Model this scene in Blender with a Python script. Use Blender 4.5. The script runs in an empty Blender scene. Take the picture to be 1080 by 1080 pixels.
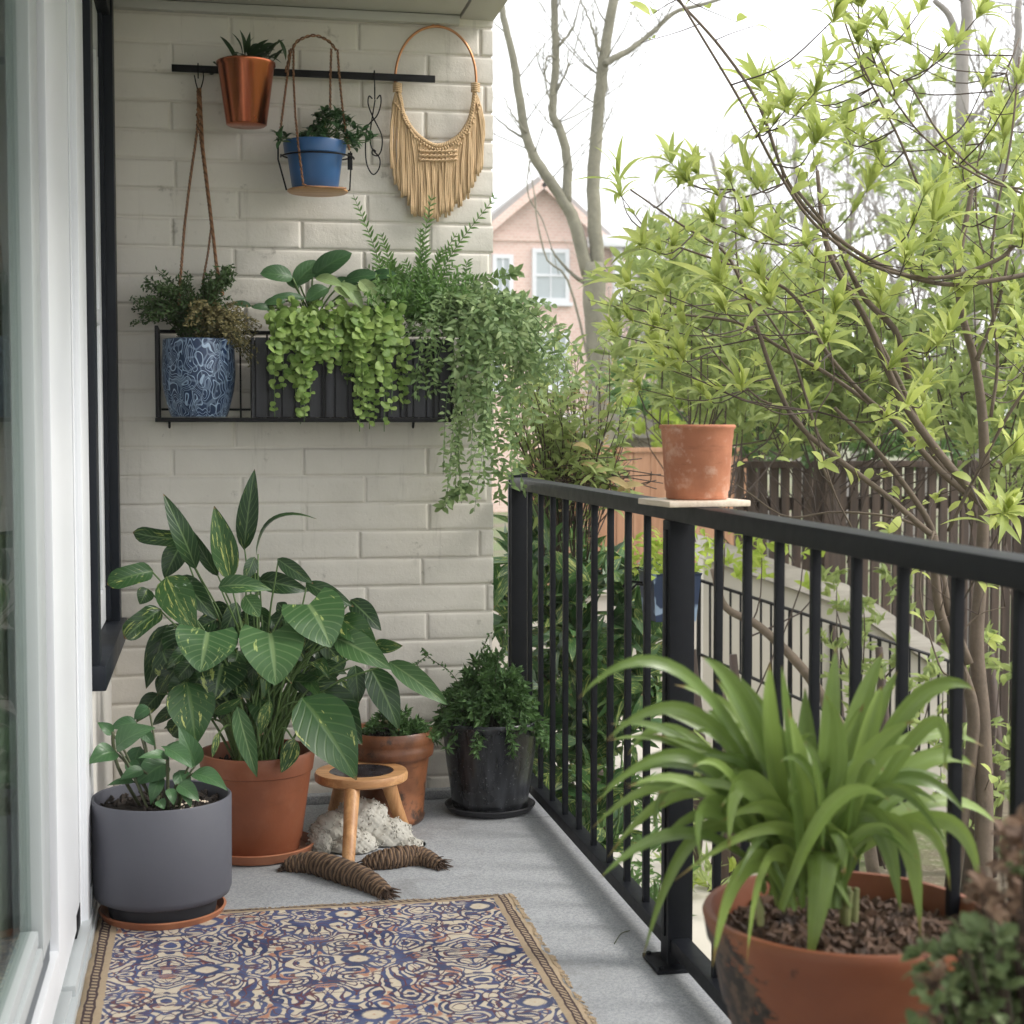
EXPO = 1.3; HAZE = .0018
import bpy, bmesh, math, random
from mathutils import Vector as V
random.seed(7)
R = random.random
def U(a, b): return random.uniform(a, b)
col = bpy.context.scene.collection
PI = math.pi
# ---------------------------------------------------------------- camera maths
F = 1650.0; H = 1.2
PITCH = math.atan(89 / F); YAW = math.atan(322 / (F / math.cos(PITCH)))
def ray(px, py):
    a = V((px - 540, F, -(py - 540)))
    c, s = math.cos(PITCH), math.sin(PITCH)
    b = V((a.x, a.y * c + a.z * s, -a.y * s + a.z * c))
    c, s = math.cos(YAW), math.sin(YAW)
    return V((b.x * c + b.y * s, -b.x * s + b.y * c, b.z))
def at(px, py, Y=None, X=None, Z=None):
    """the real point seen at this place of the photograph, on a plane Y, X or Z = const"""
    d = ray(px, py)
    if Y is not None: k = Y / d.y
    elif X is not None: k = X / d.x
    else: k = (Z - H) / d.z
    return V((d.x * k, d.y * k, H + d.z * k))
def ppm(p):      # photo pixels per metre at a point
    return F / (p[0] * math.sin(YAW) + p[1] * math.cos(YAW))
# ---------------------------------------------------------------- materials
class NT:
    def __init__(s, name):
        s.mat = bpy.data.materials.new(name); s.mat.use_nodes = True
        s.t = s.mat.node_tree; s.b = s.t.nodes['Principled BSDF']; s.out = s.t.nodes['Material Output']
    def n(s, typ, **kw):
        nd = s.t.nodes.new(typ)
        for k, v in kw.items(): setattr(nd, k, v)
        return nd
    def put(s, sock, v):
        if isinstance(v, bpy.types.NodeSocket): s.t.links.new(v, sock)
        elif isinstance(v, (tuple, list)) and len(v) == 3 and sock.type == 'RGBA': sock.default_value = (*v, 1)
        else: sock.default_value = v
    def m(s, op, a, b=0.0, c=None, clamp=False):
        nd = s.n('ShaderNodeMath', operation=op, use_clamp=clamp)
        s.put(nd.inputs[0], a); s.put(nd.inputs[1], b)
        if c is not None: s.put(nd.inputs[2], c)
        return nd.outputs[0]
    def mix(s, f, a, b, mode='MIX'):
        nd = s.n('ShaderNodeMixRGB', blend_type=mode)
        s.put(nd.inputs[0], f); s.put(nd.inputs[1], a); s.put(nd.inputs[2], b)
        return nd.outputs[0]
    def ss(s, x, lo, hi, a=0.0, b=1.0):
        nd = s.n('ShaderNodeMapRange', interpolation_type='SMOOTHSTEP')
        for i, v in enumerate((x, lo, hi, a, b)): s.put(nd.inputs[i], v)
        return nd.outputs[0]
    def coord(s, which='Object', scale=None, loc=None, rot=None):
        o = s.n('ShaderNodeTexCoord').outputs[which]
        if scale is not None or rot is not None or loc is not None:
            mp = s.n('ShaderNodeMapping'); s.t.links.new(o, mp.inputs[0])
            if scale is not None: mp.inputs['Scale'].default_value = scale if isinstance(scale, tuple) else (scale,) * 3
            if loc: mp.inputs['Location'].default_value = loc
            if rot: mp.inputs['Rotation'].default_value = rot
            o = mp.outputs[0]
        return o
    def noise(s, vec, scale=5, detail=4, rough=.55, out=0, dist=0):
        nd = s.n('ShaderNodeTexNoise'); s.t.links.new(vec, nd.inputs['Vector'])
        nd.inputs['Scale'].default_value = scale; nd.inputs['Detail'].default_value = detail
        nd.inputs['Roughness'].default_value = rough; nd.inputs['Distortion'].default_value = dist
        return nd.outputs[out]
    def vor(s, vec, scale=5, feature='F1', out=0, rnd=1):
        nd = s.n('ShaderNodeTexVoronoi', feature=feature); s.t.links.new(vec, nd.inputs['Vector'])
        nd.inputs['Scale'].default_value = scale; nd.inputs['Randomness'].default_value = rnd
        return nd.outputs[out]
    def bump(s, h, st=.3, dist=.01, prev=None):
        nd = s.n('ShaderNodeBump'); s.put(nd.inputs['Height'], h)
        nd.inputs['Strength'].default_value = st; nd.inputs['Distance'].default_value = dist
        if prev is not None: s.t.links.new(prev, nd.inputs['Normal'])
        s.t.links.new(nd.outputs[0], s.b.inputs['Normal']); return nd.outputs[0]
    def set(s, **kw):
        for k, v in kw.items(): s.put(s.b.inputs[k.replace('_', ' ')], v)
        return s.mat
def plain(name, c, rough=.6, metal=0, var=.25, sc=20, bump=.15, bd=.003, spec=.5):
    t = NT(name); co = t.coord('Object')
    n1 = t.noise(co, sc, 6); n2 = t.noise(co, sc * 6, 3)
    f = t.m('MULTIPLY', t.m('SUBTRACT', n1, .5), var * 4)
    f = t.m('ADD', f, t.m('MULTIPLY', t.m('SUBTRACT', n2, .5), var * 1.5))
    hi = tuple(min(1, x * (1 + var)) for x in c); lo = tuple(x * (1 - var) for x in c)
    cc = t.mix(t.m('ADD', f, .5, clamp=True), lo, hi)
    if bump: t.bump(t.m('ADD', n1, t.m('MULTIPLY', n2, .5)), bump, bd)
    rg = t.m('ADD', t.m('MULTIPLY', n1, .2), rough - .1, clamp=True)
    t.b.inputs['Specular IOR Level'].default_value = spec
    return t.set(Base_Color=cc, Roughness=rg, Metallic=metal)
def leafmat(name, dark, light, vein=None, varieg=None, vcol=(.55, .6, .15), rough=.42, trans=.3, nv=9, tcol=None, vein_amt=.5, vscale=1.0, vbase=.74, spec=.35, tip=0):
    t = NT(name)
    uv = t.n('ShaderNodeUVMap'); uv.uv_map = 'UVMap'
    sp = t.n('ShaderNodeSeparateXYZ'); t.t.links.new(uv.outputs[0], sp.inputs[0])
    u, v = sp.outputs[0], sp.outputs[1]
    at_ = t.n('ShaderNodeAttribute', attribute_name='rnd'); rnd = at_.outputs['Fac']
    w = t.m('ABSOLUTE', t.m('SUBTRACT', t.m('MULTIPLY', u, 2), 1))
    co = t.coord('Object')
    f = t.m('ADD', t.m('MULTIPLY', rnd, .75), t.m('MULTIPLY', t.noise(co, 25, 3), .4), clamp=True)
    c = t.mix(f, dark, light)
    side = t.m('FRACT', t.m('SUBTRACT', t.m('MULTIPLY', v, nv), t.m('MULTIPLY', w, 2.2)))
    sv = t.m('SUBTRACT', 1, t.ss(t.m('ABSOLUTE', t.m('SUBTRACT', side, .5)), .0, .16))
    mid = t.m('SUBTRACT', 1, t.ss(w, .03, .12))
    if varieg:
        cb = t.n('ShaderNodeCombineXYZ')
        t.put(cb.inputs[0], t.m('SUBTRACT', t.m('MULTIPLY', v, 1.6 * vscale), t.m('MULTIPLY', w, .8)))
        t.put(cb.inputs[1], t.m('MULTIPLY', u, 4.5 * vscale)); t.put(cb.inputs[2], t.m('MULTIPLY', rnd, 37))
        nz = t.noise(cb.outputs[0], 1.6, 4, .6)
        th = t.m('SUBTRACT', vbase, t.m('MULTIPLY', t.m('FRACT', t.m('MULTIPLY', rnd, 7.3)), varieg))
        vm = t.ss(nz, th, t.m('ADD', th, .05))
        c = t.mix(vm, c, vcol)
    if vein:
        c = t.mix(t.m('MULTIPLY', t.m('MAXIMUM', t.m('MULTIPLY', sv, .55), mid), vein_amt), c, vein)
    if tip: c = t.mix(t.m('MULTIPLY', t.ss(t.m('ADD', v, t.m('MULTIPLY', rnd, .05)), .975, 1.0), tip), c, (.20, .11, .04))
    h = t.m('SUBTRACT', 0, t.m('MAXIMUM', t.m('MULTIPLY', sv, .6), mid))
    t.bump(h, .35, .002)
    t.set(Base_Color=c, Roughness=rough); t.b.inputs['Specular IOR Level'].default_value = spec
    tr = t.n('ShaderNodeBsdfTranslucent')
    t.put(tr.inputs[0], t.mix(.6, c, tcol or tuple(min(1, x * 1.7) for x in light)))
    ms = t.n('ShaderNodeMixShader'); ms.inputs[0].default_value = trans
    t.t.links.new(t.b.outputs[0], ms.inputs[1]); t.t.links.new(tr.outputs[0], ms.inputs[2])
    t.t.links.new(ms.outputs[0], t.out.inputs[0])
    return t.mat
# ---------------------------------------------------------------- mesh builder
ORG = {}
class MB:
    def __init__(s): s.v = []; s.f = []; s.uv = []; s.r = []; s.mi = []; s.m = 0
    def add(s, vs, fs, uv=None, r=0.0):
        o = len(s.v); s.v += [tuple(p) for p in vs]
        s.uv += uv if uv else [(0, 0)] * len(vs); s.r += [r] * len(vs)
        s.f += [tuple(i + o for i in f) for f in fs]; s.mi += [s.m] * len(fs)
    def box(s, a, b, bev=0.0, rot=0, piv=None):
        x0, y0, z0 = [min(a[i], b[i]) for i in range(3)]; x1, y1, z1 = [max(a[i], b[i]) for i in range(3)]
        if bev <= 0:
            vs = [V((x, y, z)) for x in (x0, x1) for y in (y0, y1) for z in (z0, z1)]
            fs = [(0, 1, 3, 2), (4, 6, 7, 5), (0, 4, 5, 1), (2, 3, 7, 6), (0, 2, 6, 4), (1, 5, 7, 3)]
        else:
            bm = bmesh.new(); bmesh.ops.create_cube(bm, size=1)
            for v in bm.verts: v.co = V(((x0 + x1) / 2 + v.co.x * (x1 - x0), (y0 + y1) / 2 + v.co.y * (y1 - y0), (z0 + z1) / 2 + v.co.z * (z1 - z0)))
            bmesh.ops.bevel(bm, geom=bm.edges[:], offset=min(bev, (x1 - x0) * .45, (y1 - y0) * .45, (z1 - z0) * .45), segments=2, profile=.6, affect='EDGES')
            vs = [v.co.copy() for v in bm.verts]; fs = [tuple(v.index for v in f.verts) for f in bm.faces]; bm.free()
        if rot:
            p = V(piv) if piv else V(((x0 + x1) / 2, (y0 + y1) / 2, 0)); c, q = math.cos(rot), math.sin(rot)
            vs = [V((p.x + (v.x - p.x) * c - (v.y - p.y) * q, p.y + (v.x - p.x) * q + (v.y - p.y) * c, v.z)) for v in vs]
        s.add(vs, fs)
    def lathe(s, c, prof, seg=64, wob=0):
        c = V(c); vs = []; fs = []; uv = []; n = len(prof)
        for j in range(seg):
            a = 2 * PI * j / seg; k = 1 + wob * math.sin(a * 3 + 1) + wob * .6 * math.sin(a * 5)
            for i, (r, z) in enumerate(prof):
                vs.append(c + V((r * k * math.cos(a), r * k * math.sin(a), z))); uv.append((j / seg, i / max(1, n - 1)))
        for j in range(seg):
            k = (j + 1) % seg
            for i in range(n - 1): fs.append((j * n + i, k * n + i, k * n + i + 1, j * n + i + 1))
        s.add(vs, fs, uv)
        o = len(s.v) - len(vs)
        for i in (0, n - 1):
            if prof[i][0] > 1e-6:
                lp = [o + j * n + i for j in range(seg)]
                if i == 0: lp.reverse()
                if prof[i][0] < .3: s.f.append(tuple(lp)); s.mi.append(s.m)
    def tube(s, pts, rad, seg=8, closed=False, r=0.0, flat=1.0):
        pts = [V(p) for p in pts]; n = len(pts)
        if not isinstance(rad, (list, tuple)): rad = [rad] * n
        vs = []; fs = []; uv = []; up = None
        for i, p in enumerate(pts):
            if closed: t = pts[(i + 1) % n] - pts[i - 1]
            else: t = pts[min(i + 1, n - 1)] - pts[max(i - 1, 0)]
            if t.length < 1e-9: t = V((0, 0, 1))
            t.normalize()
            if up is None: up = V((0, 0, 1)) if abs(t.z) < .9 else V((1, 0, 0))
            a = t.cross(up).normalized(); b = a.cross(t).normalized(); up = b
            for j in range(seg):
                q = 2 * PI * j / seg
                vs.append(p + a * math.cos(q) * rad[i] + b * math.sin(q) * rad[i] * flat); uv.append((j / seg, i / n))
        for i in range(n if closed else n - 1):
            k = (i + 1) % n
            for j in range(seg): fs.append((i * seg + j, i * seg + (j + 1) % seg, k * seg + (j + 1) % seg, k * seg + j))
        if not closed:
            fs.append(tuple(range(seg - 1, -1, -1))); fs.append(tuple((n - 1) * seg + j for j in range(seg)))
        s.add(vs, fs, uv, r)
    def cord(s, pts, rad, twist=40, strands=2, seg=5):
        """twisted cord along a line"""
        P = resample(pts, max(6, int(path_len(pts) * twist * 6)))
        L = path_len(pts)
        for k in range(strands):
            s.m = k % 2; Q = []
            for i, p in enumerate(P):
                t = (P[min(i + 1, len(P) - 1)] - P[max(i - 1, 0)]).normalized()
                a = t.cross(V((.3, 1, .2))).normalized(); b = a.cross(t)
                q = 2 * PI * (k / strands + twist * L * i / len(P))
                Q.append(p + (a * math.cos(q) + b * math.sin(q)) * rad * .85)
            s.tube(Q, rad * .7, seg)
        s.m = 0
    def leafc(s, P, w, n=V((0, -.5, .8)), fold=.25, prof='lance', cross=2, r=None, wave=0, tiltw=0):
        """leaf blade along the spine P (list of points)"""
        seg = len(P) - 1; vs = []; uv = []; fs = []; r = R() if r is None else r
        L = path_len(P); ph = R() * 6; C = cross + 1
        nn = V(n)
        for i, p in enumerate(P):
            t = i / seg
            d = (P[min(i + 1, seg)] - P[max(i - 1, 0)])
            if d.length < 1e-9: d = V((0, 0, 1))
            d.normalize()
            sd = d.cross(nn)
            if sd.length < .05: sd = d.cross(nn + V((.3, .2, .1)))
            sd.normalize(); n2 = sd.cross(d).normalized(); nn = n2 * .7 + nn * .3
            k = PROF[prof](t) * w / 2
            for j in range(C):
                u = -1 + 2 * j / cross; au = abs(u)
                q = p + sd * (u * k) + n2 * (fold * k * au ** 1.3)
                if wave: q += n2 * (wave * w * math.sin(t * 11 + ph + u) * au)
                if prof == 'heart': q -= d * (L * .22 * au * (1 - t) ** 4)
                vs.append(q); uv.append(((u + 1) / 2, t))
        for i in range(seg):
            for j in range(cross): a = i * C + j; fs.append((a, a + 1, a + C + 1, a + C))
        s.add(vs, fs, uv, r)
    def leaf(s, b, t, w, n=V((0, -.5, .8)), arch=.12, seg=6, **k):
        b = V(b); t = V(t); d = t - b; L = d.length
        sd = d.cross(V(n))
        n2 = sd.cross(d).normalized() if sd.length > 1e-6 else V((0, 0, 1))
        P = [b + d * (i / seg) + n2 * (arch * L * 4 * (i / seg) * (1 - i / seg)) for i in range(seg + 1)]
        s.leafc(P, w, n=n, **k)
    def build(s, name, mat, parent=None, smooth=True, sharp=40, org=None):
        me = bpy.data.meshes.new(name)
        if parent is not None: o0 = ORG[parent]
        elif org is not None: o0 = V(org)
        else:
            xs = [p[0] for p in s.v]; ys = [p[1] for p in s.v]; zs = [p[2] for p in s.v]
            o0 = V(((min(xs) + max(xs)) / 2, (min(ys) + max(ys)) / 2, min(zs)))
        me.from_pydata([(p[0] - o0.x, p[1] - o0.y, p[2] - o0.z) for p in s.v], [], s.f)
        uvl = me.uv_layers.new(name='UVMap')
        li = [0] * len(me.loops); me.loops.foreach_get('vertex_index', li)
        fl = []
        for i in li: fl += s.uv[i]
        uvl.data.foreach_set('uv', fl)
        at_ = me.attributes.new('rnd', 'FLOAT', 'POINT'); at_.data.foreach_set('value', s.r)
        for m_ in (mat if isinstance(mat, (list, tuple)) else [mat]): me.materials.append(m_)
        me.polygons.foreach_set('material_index', s.mi)
        me.polygons.foreach_set('use_smooth', [bool(smooth)] * len(s.f))
        me.update()
        if smooth and sharp:
            bm = bmesh.new(); bm.from_mesh(me); th = math.radians(sharp)
            for e in bm.edges:
                if len(e.link_faces) == 2 and e.calc_face_angle(0) > th: e.smooth = False
            bm.to_mesh(me); bm.free()
        o = bpy.data.objects.new(name, me); col.objects.link(o)
        if parent is not None: o.parent = parent
        else: o.location = o0
        ORG[o] = o0
        return o
def path_len(P): return sum((V(P[i + 1]) - V(P[i])).length for i in range(len(P) - 1))
def resample(P, n):
    P = [V(p) for p in P]; L = path_len(P); out = []; i = 0; acc = 0
    for k in range(n):
        d = L * k / (n - 1)
        while i < len(P) - 2 and acc + (P[i + 1] - P[i]).length < d: acc += (P[i + 1] - P[i]).length; i += 1
        sl = (P[i + 1] - P[i]).length
        out.append(P[i].lerp(P[i + 1], min(1, (d - acc) / sl) if sl else 0))
    return out
def smooth(P, n=24):
    """Catmull-Rom through the points"""
    P = [V(p) for p in P]; Q = [P[0] * 2 - P[1]] + P + [P[-1] * 2 - P[-2]]; out = []
    m_ = len(P) - 1
    for k in range(n):
        x = k / (n - 1) * m_; i = min(int(x), m_ - 1); t = x - i
        a, b, c, d = Q[i], Q[i + 1], Q[i + 2], Q[i + 3]
        out.append(.5 * ((2 * b) + (c - a) * t + (2 * a - 5 * b + 4 * c - d) * t * t + (3 * b - a - 3 * c + d) * t ** 3))
    return out
PROF = {
 'lance': lambda t: max(.02, math.sin(PI * min(1, t ** .75)) ** .85),
 'heart': lambda t: .72 * (1 - t) ** .3 * (1 - t) ** .2 + .55 * math.sin(PI * min(1, (t + .02) ** .62)) if t < 1 else .01,
 'strap': lambda t: min(1, .55 + t * 1.2) * max(.02, (1 - max(0, (t - .55) / .45) ** 1.9)),
 'ovate': lambda t: max(.02, math.sin(PI * min(1, t ** .66)) ** .95),
 'oval': lambda t: max(.03, math.sin(PI * min(1, t ** .9)) ** .6),
 'blunt': lambda t: max(.03, min(1, (t * 5) ** .6) * (1 - max(0, (t - .7) / .3) ** 3 * .95)),
}
def thing(name, label, cat, loc, group=None, kind=None):
    o = bpy.data.objects.new(name, None); col.objects.link(o); o.location = V(loc); o.empty_display_size = .05
    ORG[o] = V(loc); return tag(o, label, cat, group, kind)
def tag(o, label=None, cat=None, group=None, kind=None):
    if label: o['label'] = label
    if cat: o['category'] = cat
    if group: o['group'] = group
    if kind: o['kind'] = kind
    return o
def struct(o): o['kind'] = 'structure'; return o
def rdir(up=0.0):
    a = U(0, 2 * PI); z = U(-1, 1) + up
    return V((math.cos(a), math.sin(a), z)).normalized()
# ================================================================ materials
def brick_mat():
    t = NT('painted_brick'); co = t.coord('Object')
    n1 = t.noise(co, 3, 5); n2 = t.noise(co, 90, 5, .7); n3 = t.noise(co, 14, 6, .65)
    c = t.mix(t.ss(n1, .3, .7), (.68, .64, .575), (.77, .73, .665))
    c = t.mix(t.ss(n3, .62, .75), c, (.42, .39, .34))
    sc = t.n('ShaderNodeMapping'); t.t.links.new(co, sc.inputs[0]); sc.inputs['Scale'].default_value = (6, 1, 40)
    cr = t.ss(t.noise(sc.outputs[0], 2.2, 6, .7), .69, .74)
    c = t.mix(t.m('MULTIPLY', cr, .35), c, (.25, .22, .18))
    dr = t.coord('Object', (9, 1, .8)); c = t.mix(t.m('MULTIPLY', t.ss(t.noise(dr, 3, 6, .7), .56, .72), .30), c, (.36, .33, .28))
    c = t.mix(t.m('MULTIPLY', t.ss(t.noise(co, 45, 6, .75), .66, .72), .5), c, (.34, .30, .25))
    h = t.m('ADD', t.m('MULTIPLY', n2, .6), t.m('MULTIPLY', n3, 1.6))
    h = t.m('ADD', h, t.m('MULTIPLY', t.ss(t.noise(co, 38, 6, .7), .62, .70), -.7))
    t.bump(h, .42, .004)
    return t.set(Base_Color=c, Roughness=t.m('ADD', .5, t.m('MULTIPLY', n3, .25)))
M = {}
M['brick'] = brick_mat()
M['white'] = plain('white_paint', (.70, .72, .75), .35, var=.03, sc=4, bump=.05)
M['wallwhite'] = plain('wall_render', (.62, .60, .56), .7, var=.08, sc=8, bump=.3)
M['bead'] = plain('grey_glazing_bead', (.42, .45, .46), .35, var=.05, sc=5, bump=.03)
M['dkgroove'] = plain('dark_gasket', (.10, .115, .13), .5, var=.1, bump=0)
M['blackwin'] = plain('black_casing_paint', (.012, .015, .021), .45, var=.2, sc=12, bump=.12, spec=.2)
M['rail'] = plain('black_powder_coat', (.007, .008, .011), .48, var=.3, sc=30, bump=.15, bd=.001, spec=.16)
M['black'] = plain('black_iron', (.008, .008, .009), .5, var=.3, sc=40, bump=.3, bd=.001, spec=.2)
M['ceil'] = plain('ceiling_paint', (.50, .49, .46), .6, var=.05, sc=5, bump=.15)
M['wood'] = None
def wood(name, a, b, axis='X', sc=9, rough=.45, bump=.25):
    t = NT(name); s_ = {'X': (1, 12, 12), 'Y': (12, 1, 12), 'Z': (12, 12, 1)}[axis]
    co = t.coord('Object', s_); n = t.noise(co, sc * .35, 6, .65, dist=.6)
    n2 = t.noise(co, sc * 2.2, 3)
    c = t.mix(t.ss(n, .3, .72), a, b); c = t.mix(t.m('MULTIPLY', t.ss(n2, .5, .75), .35), c, tuple(x * .6 for x in a))
    t.bump(n, bump, .002); return t.set(Base_Color=c, Roughness=rough)
M['wood'] = wood('honey_wood', (.36, .17, .065), (.58, .32, .14), 'Z')
M['woodtop'] = wood('honey_wood_top', (.38, .18, .07), (.60, .34, .15), 'X')
M['tile'] = wood('bare_pine', (.62, .50, .38), (.75, .64, .52), 'Y')
def terra(name, a, b, stain=(.5, .33, .24), amt=.35, rough=.75, sc=16, bump=.35):
    t = NT(name); co = t.coord('Object')
    n = t.noise(co, sc, 6, .65); n2 = t.noise(co, sc * .4, 4); n3 = t.noise(co, 160, 2)
    st = t.coord('Object', (1.2, 1.2, 7)); n4 = t.noise(st, 4.5, 6, .7)
    c = t.mix(t.ss(n2, .35, .65), a, b)
    c = t.mix(t.m('MULTIPLY', t.ss(n, .5, .72), amt), c, stain)
    c = t.mix(t.m('MULTIPLY', t.ss(n4, .55, .7), amt * .8), c, tuple(x * .55 for x in a))
    t.bump(t.m('ADD', n, t.m('MULTIPLY', n3, .3)), bump, .003)
    return t.set(Base_Color=c, Roughness=rough)
M['terra'] = terra('terracotta_plain', (.215, .066, .028), (.275, .087, .038), (.34, .15, .085), .25, .5)
M['terra_s'] = terra('terracotta_saucer', (.30, .105, .05), (.38, .15, .075), (.45, .25, .15), .3, .6)
M['terra_o'] = terra('terracotta_weathered', (.12, .045, .02), (.27, .105, .045), (.05, .026, .016), 1.6, .38, 16)
M['terra_p'] = terra('terracotta_pale', (.40, .15, .08), (.52, .215, .12), (.66, .42, .32), .8, .8, 26)
M['terra_f'] = terra('terracotta_front', (.25, .078, .034), (.34, .118, .054), (.40, .19, .11), .3, .5)
def stained():
    t = NT('terracotta_burnt'); co = t.coord('Object')
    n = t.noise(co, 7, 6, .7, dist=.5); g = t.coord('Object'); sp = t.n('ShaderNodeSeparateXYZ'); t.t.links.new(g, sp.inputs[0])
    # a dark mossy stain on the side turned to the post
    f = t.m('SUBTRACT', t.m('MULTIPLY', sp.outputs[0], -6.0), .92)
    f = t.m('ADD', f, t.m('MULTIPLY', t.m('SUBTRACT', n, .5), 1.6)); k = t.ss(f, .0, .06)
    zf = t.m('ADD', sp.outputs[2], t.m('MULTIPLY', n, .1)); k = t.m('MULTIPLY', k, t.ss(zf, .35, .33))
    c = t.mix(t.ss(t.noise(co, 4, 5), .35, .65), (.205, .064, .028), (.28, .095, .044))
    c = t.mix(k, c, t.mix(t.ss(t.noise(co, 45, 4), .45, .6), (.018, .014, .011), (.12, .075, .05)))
    t.bump(t.m('ADD', n, t.m('MULTIPLY', k, 1.5)), .4, .004)
    return t.set(Base_Color=c, Roughness=.55)
M['terra_b'] = stained()
M['soil'] = plain('dark_soil', (.022, .015, .011), .9, var=.6, sc=60, bump=1, bd=.01)
M['bark'] = plain('bark_chips', (.09, .052, .033), .8, var=.7, sc=25, bump=.5)
M['copper'] = plain('copper', (.48, .15, .075), .24, metal=1, var=.15, sc=8, bump=.05)
M['copperring'] = plain('copper_wire', (.55, .27, .13), .4, metal=.8, var=.2, bump=.1)
M['bluepot'] = plain('blue_glaze', (.035, .115, .29), .35, var=.12, sc=8, bump=.06)
M['navybox'] = None
def navybox():
    t = NT('navy_patterned_plastic'); co = t.coord('Object'); n = t.noise(co, 22, 1, .4)
    c = t.mix(t.ss(n, .56, .60), (.02, .035, .085), (.25, .33, .45)); return t.set(Base_Color=c, Roughness=.35)
M['navybox'] = navybox()
M['greypot'] = plain('charcoal_matte_glaze', (.078, .08, .098), .62, var=.06, sc=30, bump=.25, bd=.001)
M['darkplinth'] = plain('charcoal_plinth', (.025, .025, .03), .6, var=.15, bump=.1)
def blackglaze():
    t = NT('black_glaze'); co = t.coord('Object', (8, 8, 1.2)); n = t.noise(co, 4, 4); n2 = t.noise(t.coord('Object'), 130, 2)
    n3 = t.noise(t.coord('Object'), 6, 5)
    c = t.mix(t.ss(n, .4, .7), (.011, .012, .015), (.04, .043, .05)); c = t.mix(t.m('MULTIPLY', t.ss(n2, .66, .70), .7), c, (.16, .17, .18))
    t.bump(t.m('ADD', n, n3), .25, .003)
    return t.set(Base_Color=c, Roughness=t.ss(n3, .3, .7, .16, .42))
M['blackglaze'] = blackglaze()
M['cord_d'] = plain('dark_jute', (.17, .085, .045), .85, var=.3, sc=80, bump=.4)
M['cord'] = plain('brown_jute', (.34, .18, .095), .85, var=.3, sc=80, bump=.4)
M['macrame'] = plain('cotton_cord', (.62, .44, .26), .85, var=.15, sc=60, bump=.5, bd=.002)
M['stem'] = plain('green_stem', (.10, .17, .05), .5, var=.2)
M['stemdk'] = plain('dark_stem', (.06, .07, .03), .6, var=.3)
M['twig'] = plain('brown_twig', (.06, .038, .028), .7, var=.35, sc=40, bump=.4)
M['barktree'] = plain('grey_green_bark', (.21, .20, .15), .85, var=.35, sc=5, bump=.6, bd=.02)
M['barkbrown'] = plain('grey_brown_bark', (.13, .098, .072), .85, var=.35, sc=14, bump=.6, bd=.006)
M['bark_hazed'] = plain('haze_paled_bark', (.27, .25, .23), .85, var=.3, sc=4, bump=.3)  # bark lightened so the colour itself carries the haze over the far trees
M['fleece'] = plain('grey_fleece', (.43, .415, .37), .95, var=.06, sc=30, bump=.3, bd=.003)
M['wicker'] = plain('brown_seagrass', (.055, .032, .02), .8, var=.45, sc=60, bump=.6, bd=.004)
M['wicker_l'] = plain('light_seagrass', (.17, .105, .06), .8, var=.4, sc=60, bump=.6, bd=.004)
def floor_mat():
    t = NT('concrete_floor'); co = t.coord('Object'); n = t.noise(co, 170, 3, .7); n1 = t.noise(co, 2.2, 5); n2 = t.noise(co, 420, 2)
    c = t.mix(t.ss(n, .38, .62), (.235, .245, .26), (.36, .37, .385)); c = t.mix(t.ss(n2, .58, .66), c, (.47, .48, .49))
    c = t.mix(t.m('MULTIPLY', t.ss(n1, .45, .68), .35), c, (.20, .205, .21))
    c = t.mix(t.m('MULTIPLY', t.ss(t.noise(co, 7, 6, .7), .62, .7), .25), c, (.15, .15, .15))
    c = t.mix(t.m('MULTIPLY', t.ss(t.noise(co, 3.3, 7, .75), .55, .64), .30), c, (.15, .145, .14))
    c = t.mix(t.m('MULTIPLY', t.ss(t.noise(co, 55, 4, .7), .70, .74), .5), c, (.10, .085, .07))
    t.bump(t.m('ADD', n, n2), .5, .0015); return t.set(Base_Color=c, Roughness=.8)
M['floor'] = floor_mat()
def glass_mat(name, refl=.12, tint=(.8, .85, .84)):
    t = NT(name); fr = t.n('ShaderNodeFresnel'); fr.inputs[0].default_value = 1.5
    gl = t.n('ShaderNodeBsdfGlossy'); gl.inputs['Roughness'].default_value = .015; tr = t.n('ShaderNodeBsdfTransparent'); t.put(tr.inputs[0], tint)
    ms = t.n('ShaderNodeMixShader'); t.t.links.new(t.m('MULTIPLY', fr.outputs[0], .38, clamp=True), ms.inputs[0])
    t.t.links.new(tr.outputs[0], ms.inputs[1]); t.t.links.new(gl.outputs[0], ms.inputs[2]); t.t.links.new(ms.outputs[0], t.out.inputs[0])
    return t.mat
M['glass'] = glass_mat('door_glass')
M['curtain'] = plain('cream_curtain', (.72, .69, .6), .9, var=.06, sc=20, bump=.2)
M['room'] = plain('dim_room_wall', (.22, .20, .18), .9, var=.1)
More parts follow.
